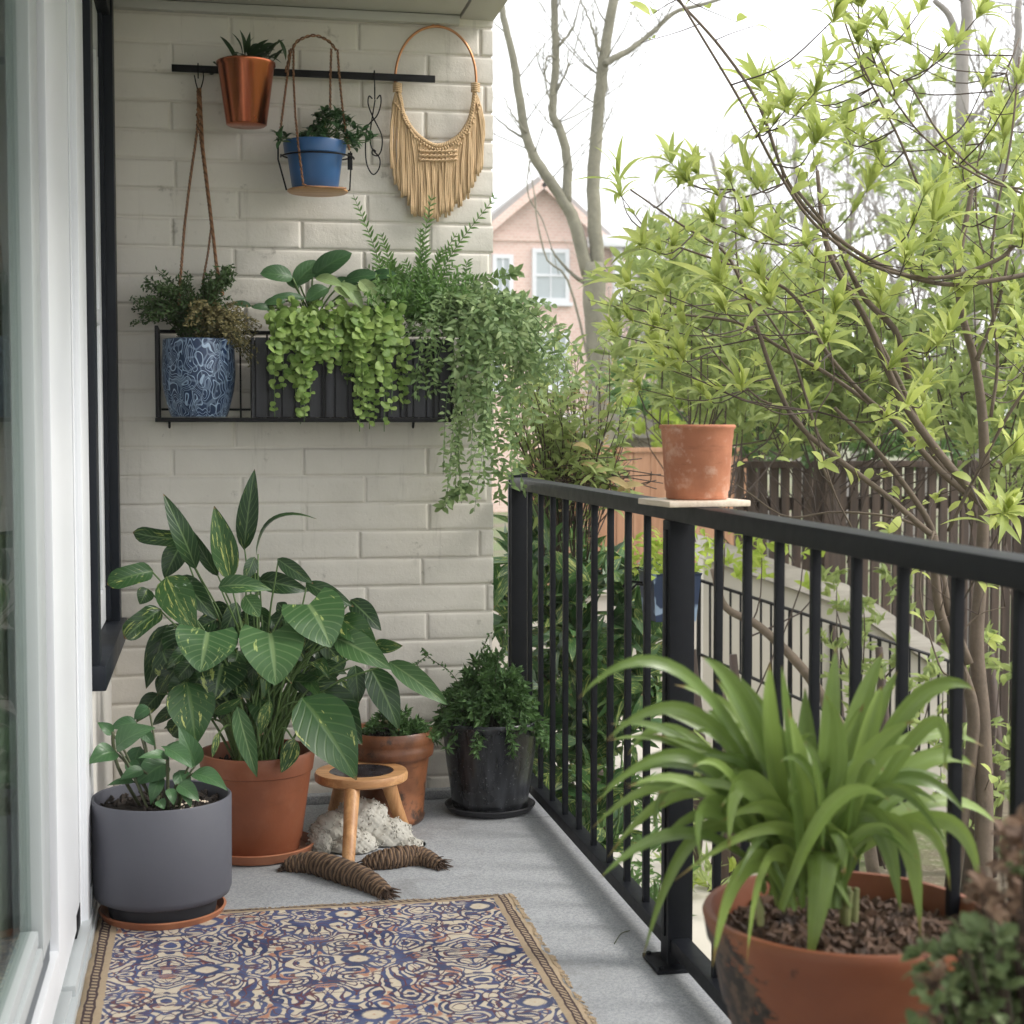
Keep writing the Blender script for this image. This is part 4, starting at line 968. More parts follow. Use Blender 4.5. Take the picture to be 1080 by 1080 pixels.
soil_part(tc + V((-2.5 * k, 0, 46 * k)), 29 * k, bl, M['soil'], .002)
mb = MB(); st = MB()
for i in range(46):
    px = U(205, 430); py = 545 - 120 * math.sin(PI * (px - 190) / 260) * U(.1, 1)
    if i < 8: px, py = [(130,535),(150,525),(120,520),(455,540),(470,530),(440,500),(400,545),(405,560)][i]
    b = Zb(px, py, .13 + U(-.06, .08)); st.tube(smooth([tc + V((U(-.03, .03), U(-.03, .03), 46 * k)), (tc + b) / 2 + V((0, 0, .07)), b], 6), .0016, 4)
    for j in range(7):
        d = V((U(-1, 1), U(-1, .6), U(-.35, .8))).normalized(); mb.leaf(b, b + d * U(.022, .042), U(.012, .018), n=V((0, -.3, 1)) + rdir() * .3, arch=.15, seg=5, cross=2, prof='lance', fold=.3)
mb.build('leaf', L['small'], bl, sharp=0); st.build('stem', M['stem'], bl, sharp=0)
# black scroll hook
hk = thing('scroll_hook', 'twisted black wire scroll hook hanging from the rail beside the macrame', 'hook', Zb(486, 270, .06))
mb = MB(); hook(mb, Zb(486, 270, .05).x, YW - .044, ZB, .010, .06); mb.tube([Zb(487, 330, .05), Zb(487, 378, .052)], .0022, 6)
P = [(478,375),(465,365),(462,395),(478,440),(512,510),(514,560),(500,590),(478,585),(480,568),(492,575)]
mb.tube(smooth([Zb(x, y, .052) for x, y in P], 50), .0023, 6)
P = [(495,375),(508,362),(510,395),(495,440),(460,480),(452,540),(456,620),(480,662),(503,640),(505,600),(475,560),(470,500),(488,380)]
mb.tube(smooth([Zb(x, y, .047) for x, y in P], 60), .0023, 6); mb.build('wire', M['black'], hk, sharp=0)
# macrame
mc = thing('macrame_hanging', 'copper hoop with sand coloured knotted macrame fringe on the brick wall', 'wall hanging', Zb(720, 600, .03))
mb = MB(); P = []
for i in range(40):
    q = PI * i / 39; P.append(Zb(718 - 154 * math.cos(q), 315 - 215 * math.sin(q) ** .9, .03))
mb.tube([Zb(565, 332, .03)] + P + [Zb(872, 332, .03)], .0042, 8)
mb.tube(smooth([Zb(700, 98, .02), Zb(718, 92, .012), Zb(740, 100, .02)], 8), .002, 5); mb.build('hoop', M['copperring'], mc, sharp=0)
mb = MB(); Up = smooth([Zb(x, y, .034) for x, y in [(572,325),(585,380),(598,440),(645,510),(718,553),(790,530),(840,470),(860,400),(868,325)]], 60)
mb.cord(Up, .0055, 40, 3)
for q in (0, -1):
    for j in range(5): mb.tube([Up[q] + V((-.014, -.004, .004 - j * .006)), Up[q] + V((0, -.010, .006 - j * .006)), Up[q] + V((.014, -.004, .004 - j * .006))], .0028, 6)
def fringe_len(x):
    pts = [(545,600),(560,690),(600,750),(640,820),(700,832),(750,830),(790,790),(820,770),(850,740),(870,690),(890,650),(905,520)]
    for i in range(len(pts) - 1):
        if pts[i][0] <= x <= pts[i + 1][0]: t = (x - pts[i][0]) / (pts[i + 1][0] - pts[i][0]); return pts[i][1] * (1 - t) + pts[i + 1][1] * t
    return 600
N = 66
for i in range(N):
    u = i / (N - 1); a = Up[int(2 + u * 55)]; xb = 549 + 352 * u; yb = fringe_len(xb) + U(-22, 12)
    e = Zb(xb + U(-3, 3), yb, .030 + U(-.006, .004)); sh = (.5 - abs(u - .5)) 
    m1 = V((a.x * .45 + e.x * .55, YW - .034 + U(-.004, .004), a.z - .03 - .01 * R()))
    Pq = smooth([a, m1, V((e.x + U(-.003, .003), YW - .03 + U(-.005, .003), (m1.z + e.z) / 2)), e], 14)
    for s2 in (0, 1): mb.tube([p + V((.0022 * (s2 * 2 - 1) + .0008 * math.sin(j * 2.2 + i), .001 * s2, 0)) for j, p in enumerate(Pq)], [.0028] * 12 + [.0032, .0022], 5)
    # the row of knots
    mb.lathe(a + V((0, -.004, -.012)), [(0, -.005), (.0045, -.002), (.0045, .003), (0, .006)], 7)
    if i % 2: mb.lathe(m1 + V((0, -.003, -.004)), [(0, -.004), (.004, -.002), (.004, .003), (0, .005)], 7)
for row in range(3):
    mb.cord(smooth([Zb(x, 575 + row * 17 - .0016 * (x - 720) ** 2 * .4, .040) for x in (655, 690, 720, 760, 800)], 12), .0035, 40)
mb.build('fringe', [M['macrame'], M['macrame']], mc, sharp=0)

# ================================================================ wall basket shelf
def S(x, y, d=.1): return at(x, y, Y=YW - d)
xa, xb = S(166, 445, .22).x, S(486, 445, .22).x; zb = S(320, 443, .20).z; zt = S(166, 345, .22).z; D = .215
sh_ = thing('wall_basket', 'long black wire basket shelf fixed to the brick wall full of plants', 'wall shelf', ((xa + xb) / 2, YW - .1, zb))
mb = MB(); t = .005
def rod(p, q, r=t): mb.box((min(p[0], q[0]) - r, min(p[1], q[1]) - r, min(p[2], q[2]) - r), (max(p[0], q[0]) + r, max(p[1], q[1]) + r, max(p[2], q[2]) + r), .001)
y0, y1 = YW - D, YW - .012
rod((xa, y0, zb), (xb, y0, zb), .0065); rod((xa, y1, zb), (xb, y1, zb)); rod((xa, y0 + .01, zb), (xa, y1 - .01, zb)); rod((xb, y0 + .01, zb), (xb, y1 - .01, zb))
rod((xa, y0, zb + .012), (xa, y0, zt - .0)); rod((xb, y0, zb + .012), (xb, y0, zt)); rod((xa, y1, zb + .012), (xa, y1, zt)); rod((xb, y1, zb + .012), (xb, y1, zt))
rod((xa + .008, y1, zt), (xb - .008, y1, zt)); rod((xa, y0 + .008, zt), (xa, y1 - .008, zt)); rod((xb, y0 + .008, zt), (xb, y1 - .008, zt))
mb.build('frame', M['black'], sh_)
mb = MB()
n = 11
for i in range(1, n):
    x = xa + (xb - xa) * i / n; mb.box((x - .0028, y1 - .003, zb + .006), (x + .0028, y1 + .003, zt - .006)); mb.box((x - .003, y0 + .008, zb - .004), (x + .003, y1 - .006, zb + .003))
    if i in (6,7,8,9,10): mb.box((x - .0026, y0 - .0026, zb + .007), (x + .0026, y0 + .0026, zt - .005))
mb.box((xa + .006, y1 - .0035, zb + .030), (xb - .006, y1 + .0035, zb + .037))
mb.build('bars', M['black'], sh_, smooth=False)
for x in (xa + .03, xb - .12):
    mb = MB(); mb.tube([(x, y1, zb - .006), (x, YW + .003, zb - .025)], .004, 8); mb.build('bracket', M['black'], sh_)
ZS = zb + .0068
# scroll pot
sc_ = S(210, 436, .115); kp = 1 / ppm(sc_)
c = V((sc_.x, YW - .112, ZS + .001))
hp = thing('potted_plant', 'olive heather like plant in a navy pot with white scroll pattern', 'potted plant', c)
pr = [(0, 0), (27 * kp, 0), (29 * kp, .003)] + [(kp * (29 + 9.3 * math.sin(PI * .5 * min(1, q / .62)) - max(0, q - .62) * 4), q * .235) for q in [i / 12 for i in range(1, 13)]]
pr += [(kp * 35, .238), (kp * 33.5, .235), (kp * 33, .2), (0, .2)]
mb = MB(); mb.lathe(c, pr, 72); mb.build('pot', M['scroll'], hp)
soil_part(c + V((0, 0, .215)), kp * 33, hp, M['soil'], .003)
mbd = MB(); mbo = MB(); st = MB()
def sprig(mb, st, P, n, ll, lw, jit=.004, pair=True, dirk=.7, nrm=None, prof='oval', fold=.2, seg=2, r=None):
    P = smooth(P, 12); st.tube(P, [.0014] * 8 + [.0008] * 4, 4)
    for i in range(n):
        x = (.12 + .88 * i / n) * 10.99; j = int(x); p = P[j].lerp(P[j + 1], x - j); d = (P[j + 1] - P[j]).normalized()
        sd = d.cross(nrm if nrm is not None else V((.1, -1, .3))).normalized(); sgn = 1 if (i % 2 or not pair) else -1
        dd = (sd * sgn * dirk + d * .5 + rdir() * .75).normalized()
        mb.leaf(p + rdir() * jit, p + dd * ll * U(.75, 1.2), lw * U(.8, 1.2), n=(nrm if nrm is not None else V((0, -1, .5))) + rdir() * .5, arch=.1, seg=seg, cross=2, prof=prof, fold=fold, r=R() if r is None else r)
oc = c + V((0, 0, .22))
for i in range(150): # dark left / top part
    px, py = random.choice([(U(145, 200), U(292, 335)), (U(165, 245), U(282, 325)), (U(135, 170), U(308, 345)), (U(228, 248), U(275, 300)), (U(175,240),U(320,350))])
    tip = S(px, py, U(.04, .22)); sprig(mbd, st, [oc + V((U(-.05, .05), U(-.04, .04), 0)), oc.lerp(tip, .55) + V((0, 0, .05)), tip], 22, .016, .007, .006)
for i in range(190): # olive mass falling to the right
    u = R(); px = 195 + 78 * u + U(-8, 6); py = U(318, 345) + u ** 1.6 * U(0, 62)
    tip = S(px, py, U(.06, .25)); sprig(mbo, st, [oc + V((U(-.02, .06), U(-.05, .03), .0)), oc.lerp(tip, .5) + V((.01, 0, .06)), tip], 24, .011, .006, .008)
mbd.build('foliage', L['heath'], hp, sharp=0); mbo.build('trailing_foliage', L['heath_b'], hp, sharp=0); st.build('stem', M['stemdk'], hp, sharp=0)
# long slatted planter
px0, px1 = S(268, 440, .12).x, S(472, 440, .12).x; ztp = S(400, 358, .14).z
lp = thing('planter_box', 'black slatted planter box of mixed trailing plants in the wall basket', 'planter', ((px0 + px1) / 2, YW - .11, ZS))
M['slat'] = wood('black_stained_slat', (.012, .013, .018), (.03, .031, .040), 'Z', 9, .5)
mb = MB(); ns = 15
for i in range(ns):
    x = px0 + (px1 - px0) * i / ns; w_ = (px1 - px0) / ns
    mb.box((x + .003, y0 + .010, ZS + .001), (x + w_ - .003, y0 + .020, ztp - U(0, .003)), .0015); mb.box((x + .003, y1 - .030, ZS + .001), (x + w_ - .003, y1 - .022, ztp), .0015)
mb.box((px0, y0 + .0205, ZS + .002), (px1, y1 - .0305, ztp - .03)); mb.box((px0 - .008, y0 + .012, ZS + .001), (px0 - .0005, y1 - .022, ztp - .002)); mb.box((px1 + .0005, y0 + .012, ZS + .001), (px1 + .008, y1 - .022, ztp - .002))
mb.build('box', M['slat'], lp, smooth=False)
def Z5(x, y, d): return at(120 + x / 3.857, 240 + y / 3.857, Y=YW - d)
def Z6(x, y, d): return at(360 + x / 3.6, 190 + y / 3.6, Y=YW - d)
kq = 1 / ppm(V((.3, 4.88, 0)))
# broad dark leaves
bd = thing('foliage_plant', 'broad dark leaved plant standing up between the planter and the wall', 'plant', Z5(790, 330, .12))
mb = MB(); st = MB()
for (bx, by, tx, ty, w_, d0, d1) in [(728,205,595,188,80,.14,.16),(735,235,838,140,86,.12,.1),(808,200,968,104,92,.13,.15),(780,290,640,285,34,.15,.18),(870,245,785,300,70,.12,.15),(940,215,1080,195,60,.13,.15),
    (700,300,610,310,40,.12,.13),(560,320,480,310,30,.13,.14),(900,210,1010,250,40,.11,.13),(1000,240,1110,220,50,.1,.12),(640,330,560,325,34,.13,.15),(760,240,700,215,50,.1,.1),(1040,205,1150,190,50,.14,.16)]:
    b = Z5(bx, by, d0); t = Z5(tx, ty, d1); mb.leaf(b, t, w_ / 3.857 * kq, n=V((U(-.2, .2), -.9, .45)), arch=.1, seg=10, cross=4, prof='oval', fold=.25, wave=.01)
    st.tube(smooth([Z5(800 + U(-30, 30), 400, .12), Z5((bx + 800) / 2, max(by, 290), .12), b], 8), .003, 5)
mb.build('leaf', L['small'], bd, sharp=0); st.build('stem', M['stem'], bd, sharp=0)
mb = MB()
for (bx, by, tx, ty, w_) in [(820,205,930,240,50),(920,225,1010,330,60),(1000,215,1070,300,60),(900,240,960,290,50),(1040,260,1080,340,50),(960,250,1060,270,40),(1070,230,1130,290,46)]:
    mb.leaf(Z5(bx, by, .17), Z5(tx, ty, .2), w_ / 3.857 * kq, n=V((U(-.3, .3), -.8, .6)), arch=.12, seg=8, cross=4, prof='oval', fold=.3, wave=.03, r=R())
mb.build('pale_leaf', L['silver'], bd, sharp=0)
# trailing round leaves
tj = thing('trailing_plant', 'lime green trailing plant with round leaves spilling over the planter front', 'plant', Z5(830, 380, .2))
mb = MB(); st = MB()
strands = []
for (x0, xt, yt) in [(690,655,770),(720,760,800),(745,775,790),(700,690,660),(760,740,700),(780,800,700),(660,650,600),(820,850,560),(800,790,620),(850,870,600),(930,930,600),(950,985,760),(980,1040,820),(1000,1000,830),(1010,1030,750),(1040,1075,640),(960,950,640),(1060,1110,700),(1080,1130,760),(1100,1160,660),(1090,1100,830),(1120,1175,740),(1050,1060,800),(1000,1010,700),(970,970,600),(900,900,520),(880,860,480),(1130,1190,600),(740,740,560),(680,700,500)]:
    strands.append((x0, xt, yt, U(.215, .27)))
for (x0, xt, yt, d) in strands:
    P = smooth([Z5(x0, 370 + U(-10, 10), .14), Z5(x0 + (xt - x0) * .2, 350, d - .04), Z5(x0 + (xt - x0) * .5, 430, d), Z5(xt, (430 + yt) / 2, d + .005), Z5(xt, yt, d)], 40)
    st.tube(P, .0013, 5); Lp = path_len(P); nl = int(Lp / .017)
    for i in range(nl):
        x = i / nl * 38.9; j = int(x); p = P[j].lerp(P[j + 1], x - j); fall = i / nl
        for s2 in (-1, 1):
            if R() < .12: continue
            p = p + rdir() * .008 * (1 - fall); d2 = V((s2 * U(.3, 1), U(-.8, .1), U(-1.0, .25))).normalized(); sz = U(.020, .040) * (1 - .45 * fall ** 3)
            mb.leaf(p, p + d2 * sz, sz * U(.85, 1.05), n=V((U(-.5, .5), -1, U(.2, .9))), arch=.1, seg=5, cross=4, prof='oval', fold=U(-.1, .25), r=R() ** 1.2)
for i in range(260):
    px, py = U(650, 1170), U(300, 440); p = Z5(px, py, U(.12, .24))
    d2 = V((U(-1, 1), U(-1, .2), U(-.6, .5))).normalized(); sz = U(.018, .03)
    mb.leaf(p, p + d2 * sz, sz * .95, n=V((U(-.5, .5), -1, U(.2, .9))), arch=.1, seg=4, cross=2, prof='oval', fold=.2, r=R() ** 1.4 * .9)
mb.build('leaf', L['jenny'], tj, sharp=0); st.build('stem', M['stem'], tj, sharp=0)
# upright fronds
uf = thing('fern', 'upright fern like fronds fanning above the right end of the planter', 'plant', Z6(260, 520, .12))
mb = MB(); st = MB()
F0 = [(180,400,45,55),(200,380,150,200),(290,380,345,55),(300,400,300,180),(330,400,595,50),(320,400,440,200),(360,420,500,350),(240,400,120,290),(280,420,240,300),(330,420,380,260),(300,420,210,330),(380,420,560,370),(350,420,430,320),(400,430,660,345),(260,430,180,300),(290,440,330,250),(220,420,90,330)]
for (bx, by, tx, ty) in F0:
    b = Z6(270, 540, .11); m_ = Z6(bx * .6 + tx * .4, by * .6 + ty * .4 - 5, .13); t = Z6(tx, ty, U(.09, .16)); a = Z6(bx, by + 40, .12)
    P = smooth([b, a, m_, t], 30); st.tube(P, [.002 - .0004 * (i / 10) for i in range(30)], 5); Lp = path_len(P); nl = int(Lp / .0145)
    for i in range(int(nl * .25), nl):
        x = i / nl * 28.9; j = int(x); p = P[j].lerp(P[j + 1], x - j); d = (P[j + 1] - P[j]).normalized(); sd = d.cross(V((0, -1, .1))).normalized()
        for s2 in (-1, 1):
            dd = (sd * s2 * .75 + d * .75 + rdir() * .18).normalized(); sz = .040 * (1 - .55 * (i / nl) ** 2) * U(.8, 1.15)
            mb.leaf(p, p + dd * sz, sz * .27, n=V((U(-.3, .3), -1, .4)), arch=.14, seg=4, cross=2, prof='lance', fold=.25, r=R())
for i in range(90):
    b = Z6(U(150, 480), U(430, 560), U(.06, .2)); t = b + V((U(-.07, .07), U(-.05, .03), U(-.02, .11)))
    sprig(mb, st, [b, b.lerp(t, .5) + V((0, 0, .01)), t], 16, .024, .008, .003, seg=3, prof='lance')
mb.build('frond', L['fern'], uf, sharp=0); st.build('stem', M['stem'], uf, sharp=0)
# silvery trailing mass
tr = thing('trailing_plant', 'silvery green trailing plant cascading off the right end of the basket', 'plant', Z6(450, 480, .14))
mb = MB(); mb2 = MB(); st = MB()
def cascade(n, dst, x0r, xtr, ytr, ll, lw, dm=(.12, .34)):
    for i in range(n):
        x0 = U(*x0r); xt = U(*xtr); yt = U(*ytr); d = U(*dm)
        b = Z6(380 + U(-40, 40), 530, .12); top = Z6(x0, U(420, 500), d * .6 + .05); md = Z6(x0 * .35 + xt * .65 + U(-50, 50), 500 + (yt - 500) * U(.3, .55), d); t = Z6(xt + U(-25, 25), yt, d)
        sprig(dst, st, [b, top, md, t], int(22 + (yt - 400) * .075), ll, lw, .004, seg=3, nrm=V((U(-.4, .4), -1, .4)), fold=.2, prof='lance')
cascade(20, mb, (430, 640), (470, 760), (600, 1000), .037, .013)
cascade(20, mb, (500, 700), (620, 960), (520, 860), .030, .011, (.05, .3))
cascade(11, mb2, (440, 560), (460, 690), (850, 1290), .032, .012)
cascade(18, mb2, (420, 700), (440, 820), (480, 760), .034, .012)
cascade(12, mb2, (380, 460), (250, 440), (560, 900), .026, .009, (.2, .28))
cascade(12, mb, (500, 560), (370, 540), (1000, 1290), .024, .010)
for (pts) in ([(440,480),(600,440),(700,455),(800,475)], [(430,470),(560,380),(640,360),(670,345)], [(500,1100),(470,1180),(420,1200),(380,1050+200)], [(470,640),(350,730),(300,735),(255,728)]):
    P = [Z6(x, y if y < 1190 else y, .2) for x, y in pts]; sprig(mb2, st, P, 44, .032, .015, .003, seg=3)
mb.build('silvery_leaf', L['silver'], tr, sharp=0); mb2.build('leaf', L['trail'], tr, sharp=0); st.build('stem', M['stem'], tr, sharp=0)
# ================================================================ the garden
GZ = -1.0
random.seed(21)
def ground_mat():
    t = NT('garden_ground'); co = t.coord('Object'); n = t.noise(co, .8, 6, .6); n2 = t.noise(co, 18, 5, .7)
    c = t.mix(t.ss(n, .4, .6), (.16, .13, .09), (.12, .17, .05)); c = t.mix(t.ss(n2, .5, .7), c, (.30, .26, .19))
    t.bump(n2, .8, .03); return t.set(Base_Color=c, Roughness=.95)
mb = MB(); mb.add([V((-250, -60, GZ)), V((250, -60, GZ)), V((250, 300, GZ)), V((-250, 300, GZ))], [(0, 1, 2, 3)]); struct(mb.build('ground', ground_mat(), smooth=False, org=(0, 0, GZ)))
M['paving'] = plain('pale_paving', (.50, .46, .39), .85, var=.15, sc=3, bump=.3)
M['palecon'] = plain('pale_concrete', (.52, .48, .42), .85, var=.12, sc=2, bump=.3)
M['brownwood'] = wood('brown_stained_timber', (.04, .026, .019), (.10, .066, .048), 'Z', 4, .75)
M['greywood'] = wood('weathered_pale_timber', (.42, .38, .34), (.58, .54, .49), 'X', 4, .8)
M['ochre'] = wood('orange_brown_boards', (.34, .17, .09), (.52, .30, .18), 'Z', 3, .8)
mb = MB(); mb.add([V((1.12, 5.3, GZ + .005)), V((2.2, 5.0, GZ + .005)), V((4.6, 11.3, GZ + .005)), V((1.0, 11.6, GZ + .005))], [(0, 1, 2, 3)])
struct(mb.build('path', M['paving'], smooth=False))
mb = MB(); a = at(505, 640, Y=11.6); b = at(752, 640, Y=11.6); ztop = at(640, 628, Y=11.6).z
mb.box((a.x, 11.6, GZ - .05), (b.x, 11.8, ztop), .01); mb.box((a.x - .02, 11.57, ztop), (b.x + .02, 11.83, ztop + .05), .01)
tag(mb.build('garden_wall', M['palecon']), 'low pale garden wall at the end of the paved path', 'wall')
# brown slatted fence
def fence(name, label, x0, x1, y, z1, mat, sw=.055, gap=.045, capw=.05, postd=1.35, ang=0):
    f = thing(name, label, 'fence', ((x0 + x1) / 2, y, GZ))
    def rr(mb, a, b, bev=.004): mb.box(a, b, bev)
    mb = MB(); rr(mb, (x0, y - capw, z1 - .04), (x1, y + capw, z1)); mb.build('top_rail', mat, f)
    mb = MB(); rr(mb, (x0, y + .021, z1 - .30), (x1, y + .05, z1 - .22)); mb.build('rail', mat, f)
    mb = MB(); rr(mb, (x0, y + .021, GZ + .15), (x1, y + .05, GZ + .24)); mb.build('rail', mat, f)
    mb = MB(); x = x0
    while x < x1: rr(mb, (x, y - .008 + U(-.003, .003), GZ + .03), (x + sw, y + .0195, z1 - .041 - U(0, .002)), 0); x += sw + gap * U(.7, 1.3)
    mb.build('slats', mat, f, smooth=False)
    x = x0 + .05 + .5
    while x < x1:
        mb = MB(); rr(mb, (x, y - .06, GZ - .02), (x + .1, y + .06, z1 + .02)); mb.build('post', mat, f); x += postd
fx0 = at(776, 490, Y=9).x; fx1 = at(1110, 490, Y=9).x
fence('slat_fence', 'tall dark brown slatted fence beyond the spring shrub on the right', fx0, fx1 + 1.5, 9.0, at(900, 486, Y=9).z, M['brownwood'], .05, .022)
ox0 = at(560, 470, Y=12.6).x; ox1 = at(785, 470, Y=12.6).x
fence('board_fence', 'orange brown board fence behind the pot standing on the railing', ox0, ox1, 12.6, at(680, 472, Y=12.6).z, M['ochre'], .14, .006, .03, 2.0)
# stair rail with thin black bars before a pale sloping parapet
pw = thing('sloping_parapet', 'pale timber capped sloping parapet seen through the railing balusters', 'parapet', at(860, 760, Y=8.2))
P0, P1, P2 = at(742, 590, Y=8.2), at(890, 640, Y=8.2), at(1010, 720, Y=8.2)
mb = MB()
pts = [P0, P1, P2]; vs = []
for p in pts:
    for dy in (0, .12): vs += [V((p.x, 8.2 + dy, p.z)), V((p.x, 8.2 + dy, GZ))]
fs = []
for i in range(2):
    o = i * 4; fs += [(o, o + 4, o + 5, o + 1), (o + 2, o + 3, o + 7, o + 6), (o, o + 2, o + 6, o + 4)]
fs += [(0, 1, 3, 2), (8, 10, 11, 9)]
mb.add(vs, fs); mb.build('wall', M['palecon'], pw, smooth=False)
mb = MB()
for p, q in ((P0, P1), (P1, P2)):
    vs = [];
    for r_ in (p, q):
        for dy, dz in ((-.05, .003), (.17, .003), (.17, .13), (-.05, .13)): vs.append(V((r_.x, 8.2 + dy, r_.z + dz)))
    mb.add(vs, [(0, 1, 2, 3), (7, 6, 5, 4), (0, 4, 5, 1), (1, 5, 6, 2), (2, 6, 7, 3), (3, 7, 4, 0)])
mb.build('cap', M['greywood'], pw, smooth=False)
mr = thing('bar_railing', 'thin black barred metal railing in front of the pale parapet', 'railing', at(860, 780, Y=7.8))
Q0, Q1 = at(738, 612, Y=7.8), at(1010, 700, Y=7.8); B0, B1 = at(738, 690, Y=7.8), at(1010, 812, Y=7.8)
mb = MB(); mb.tube([Q0, Q1], .010, 6); mb.tube([B0, B1], .010, 6); mb.build('rails', M['black'], mr)
for i in range(27):
    u = i / 26; mb = MB(); mb.tube([Q0.lerp(Q1, u), B0.lerp(B1, u)], .0065, 6)
    if i % 9 == 0: mb.tube([Q0.lerp(Q1, u) + V((0, .012, 0)), V((Q0.lerp(Q1, u).x, 7.812, GZ))], .012, 6)
    mb.build('bar', M['black'], mr)
# house
def brickfar():
    t = NT('haze_paled_brick'); co = t.coord('Object'); br = t.n('ShaderNodeTexBrick'); mp = t.n('ShaderNodeMapping'); t.t.links.new(co, mp.inputs[0]); mp.inputs['Rotation'].default_value = (PI / 2, 0, 0)
    t.t.links.new(mp.outputs[0], br.inputs[0]); br.inputs['Scale'].default_value = 3
    for i, c in ((1, (.72, .52, .45)), (2, (.66, .46, .39)), (3, (.74, .66, .61))): br.inputs[i].default_value = (*c, 1)  # brick tones lightened: the washed-out haze of distance is put into the colour
    return t.set(Base_Color=br.outputs[0], Roughness=.9)
M['brickfar'] = brickfar()
M['roof'] = plain('grey_roof_slate', (.34, .32, .31), .7, var=.2, sc=3)
def house(name, label, Y, xl, xr, yapex, yeave, xa, wins, depth=9, trim_y=None):
    h = thing(name, label, 'house', at((xl + xr) / 2, 500, Y=Y) * 1)
    A = at(xa, yapex, Y=Y); Lf = at(xl, yeave, Y=Y); Rt = at(xr, yeave, Y=Y)
    ze = (Lf.z + Rt.z) / 2
    f = [V((Lf.x, Y, GZ)), V((Rt.x, Y, GZ)), V((Rt.x, Y, ze)), V((A.x, Y, A.z)), V((Lf.x, Y, ze))]
    vs = f + [p + V((0, depth, 0)) for p in f]
    mb = MB(); mb.add(vs, [(0, 1, 2, 3, 4), (9, 8, 7, 6, 5), (1, 6, 7, 2), (0, 4, 9, 5)])
    mb.build('wall', M['brickfar'], h, smooth=False)
    mb = MB()
    for e in (Lf.x, Rt.x):
        sx = 1 if e > A.x else -1; d = V((e + sx * .35 - A.x, 0, (ze - A.z) * (1 + .35 / abs(e - A.x)))); n = V((-d.z * sx, 0, d.x * sx)).normalized()
        a0 = V((A.x, Y - .3, A.z)) + n * .03; b0 = a0 + d
        vs = [a0, b0, b0 + n * .18, a0 + n * .18]; vs += [p + V((0, depth + .6, 0)) for p in vs]
        mb.add(vs, [(0, 1, 2, 3), (7, 6, 5, 4), (0, 4, 5, 1), (1, 5, 6, 2), (2, 6, 7, 3)])
    mb.build('roof', M['roof'], h, smooth=False)
    mb = MB()
    for e in (Lf.x, Rt.x):
        sx = 1 if e > A.x else -1; d = V((e + sx * .3 - A.x, 0, (ze - A.z) * (1 + .3 / abs(e - A.x)))); n = V((-d.z * sx, 0, d.x * sx)).normalized()
        a0 = V((A.x, Y - .36, A.z)) - n * .12; b0 = a0 + d; vs = [a0, b0, b0 + n * .2, a0 + n * .2]; vs += [p + V((0, .055, 0)) for p in vs]
        mb.add(vs, [(0, 1, 2, 3), (7, 6, 5, 4), (0, 4, 5, 1), (1, 5, 6, 2), (2, 6, 7, 3), (3, 7, 4, 0)])
    if trim_y: z = at(xa, trim_y, Y=Y).z; mb.box((Lf.x, Y - .05, z - .12), (Rt.x, Y - .003, z + .06))
    mb.build('trim', M['white'] if trim_y is None else M['brickfar'], h, smooth=False)
    for (x0, y0, x1, y1) in wins:
        a = at(x0, y0, Y=Y); b = at(x1, y1, Y=Y); z0, z1 = b.z, a.z; fw = .11
        mb = MB(); mb.box((a.x, Y - .07, z0), (a.x + fw, Y - .004, z1)); mb.box((b.x - fw, Y - .07, z0), (b.x, Y - .004, z1))
        mb.box((a.x + fw, Y - .068, z1 - fw), (b.x - fw, Y - .004, z1)); mb.box((a.x + fw, Y - .068, z0), (b.x - fw, Y - .004, z0 + fw))
        cm = (z0 + z1) / 2; mb.box((a.x + fw, Y - .06, cm - .035), (b.x - fw, Y - .004, cm + .035)); cx = (a.x + b.x) / 2; mb.box((cx - .02, Y - .05, z0 + fw), (cx + .02, Y - .004, z1 - fw))
        mb.box((a.x - .08, Y - .10, z0 - .1), (b.x + .08, Y - .003, z0 - .002))
        wf = mb.build('window', M['white'], h, smooth=False)
        mb = MB(); mb.box((a.x + fw, Y - .03, z0 + fw), (b.x - fw, Y - .012, z1 - fw)); mb.build('pane', plain('pale_window_glass', (.45, .5, .52), .12, var=.1, bump=0), wf, smooth=False)
    return h
h1 = house('brick_house', 'red brick gabled house with white sash windows beyond the bare tree', 40, 492, 647, 194, 262, 571, [(561, 262, 600, 319), (519, 268, 541, 318), (505, 350, 530, 410), (561, 350, 600, 410)], 9, 250)
mb = MB(); p = at(652, 262, Y=39.7); q = at(652, 560, Y=39.7); mb.box((p.x - .12, 39.6, GZ), (p.x + .10, 39.9, p.z), .02); mb.box((p.x - .8, 39.4, p.z + .01), (p.x + .4, 39.9, p.z + .3), .03); mb.build('downpipe', M['white'], h1)
house('brick_house', 'lower brick house with grey roof half hidden behind the big garden shrub', 52, 655, 800, 268, 330, 728, [(672, 345, 690, 380)], 12)
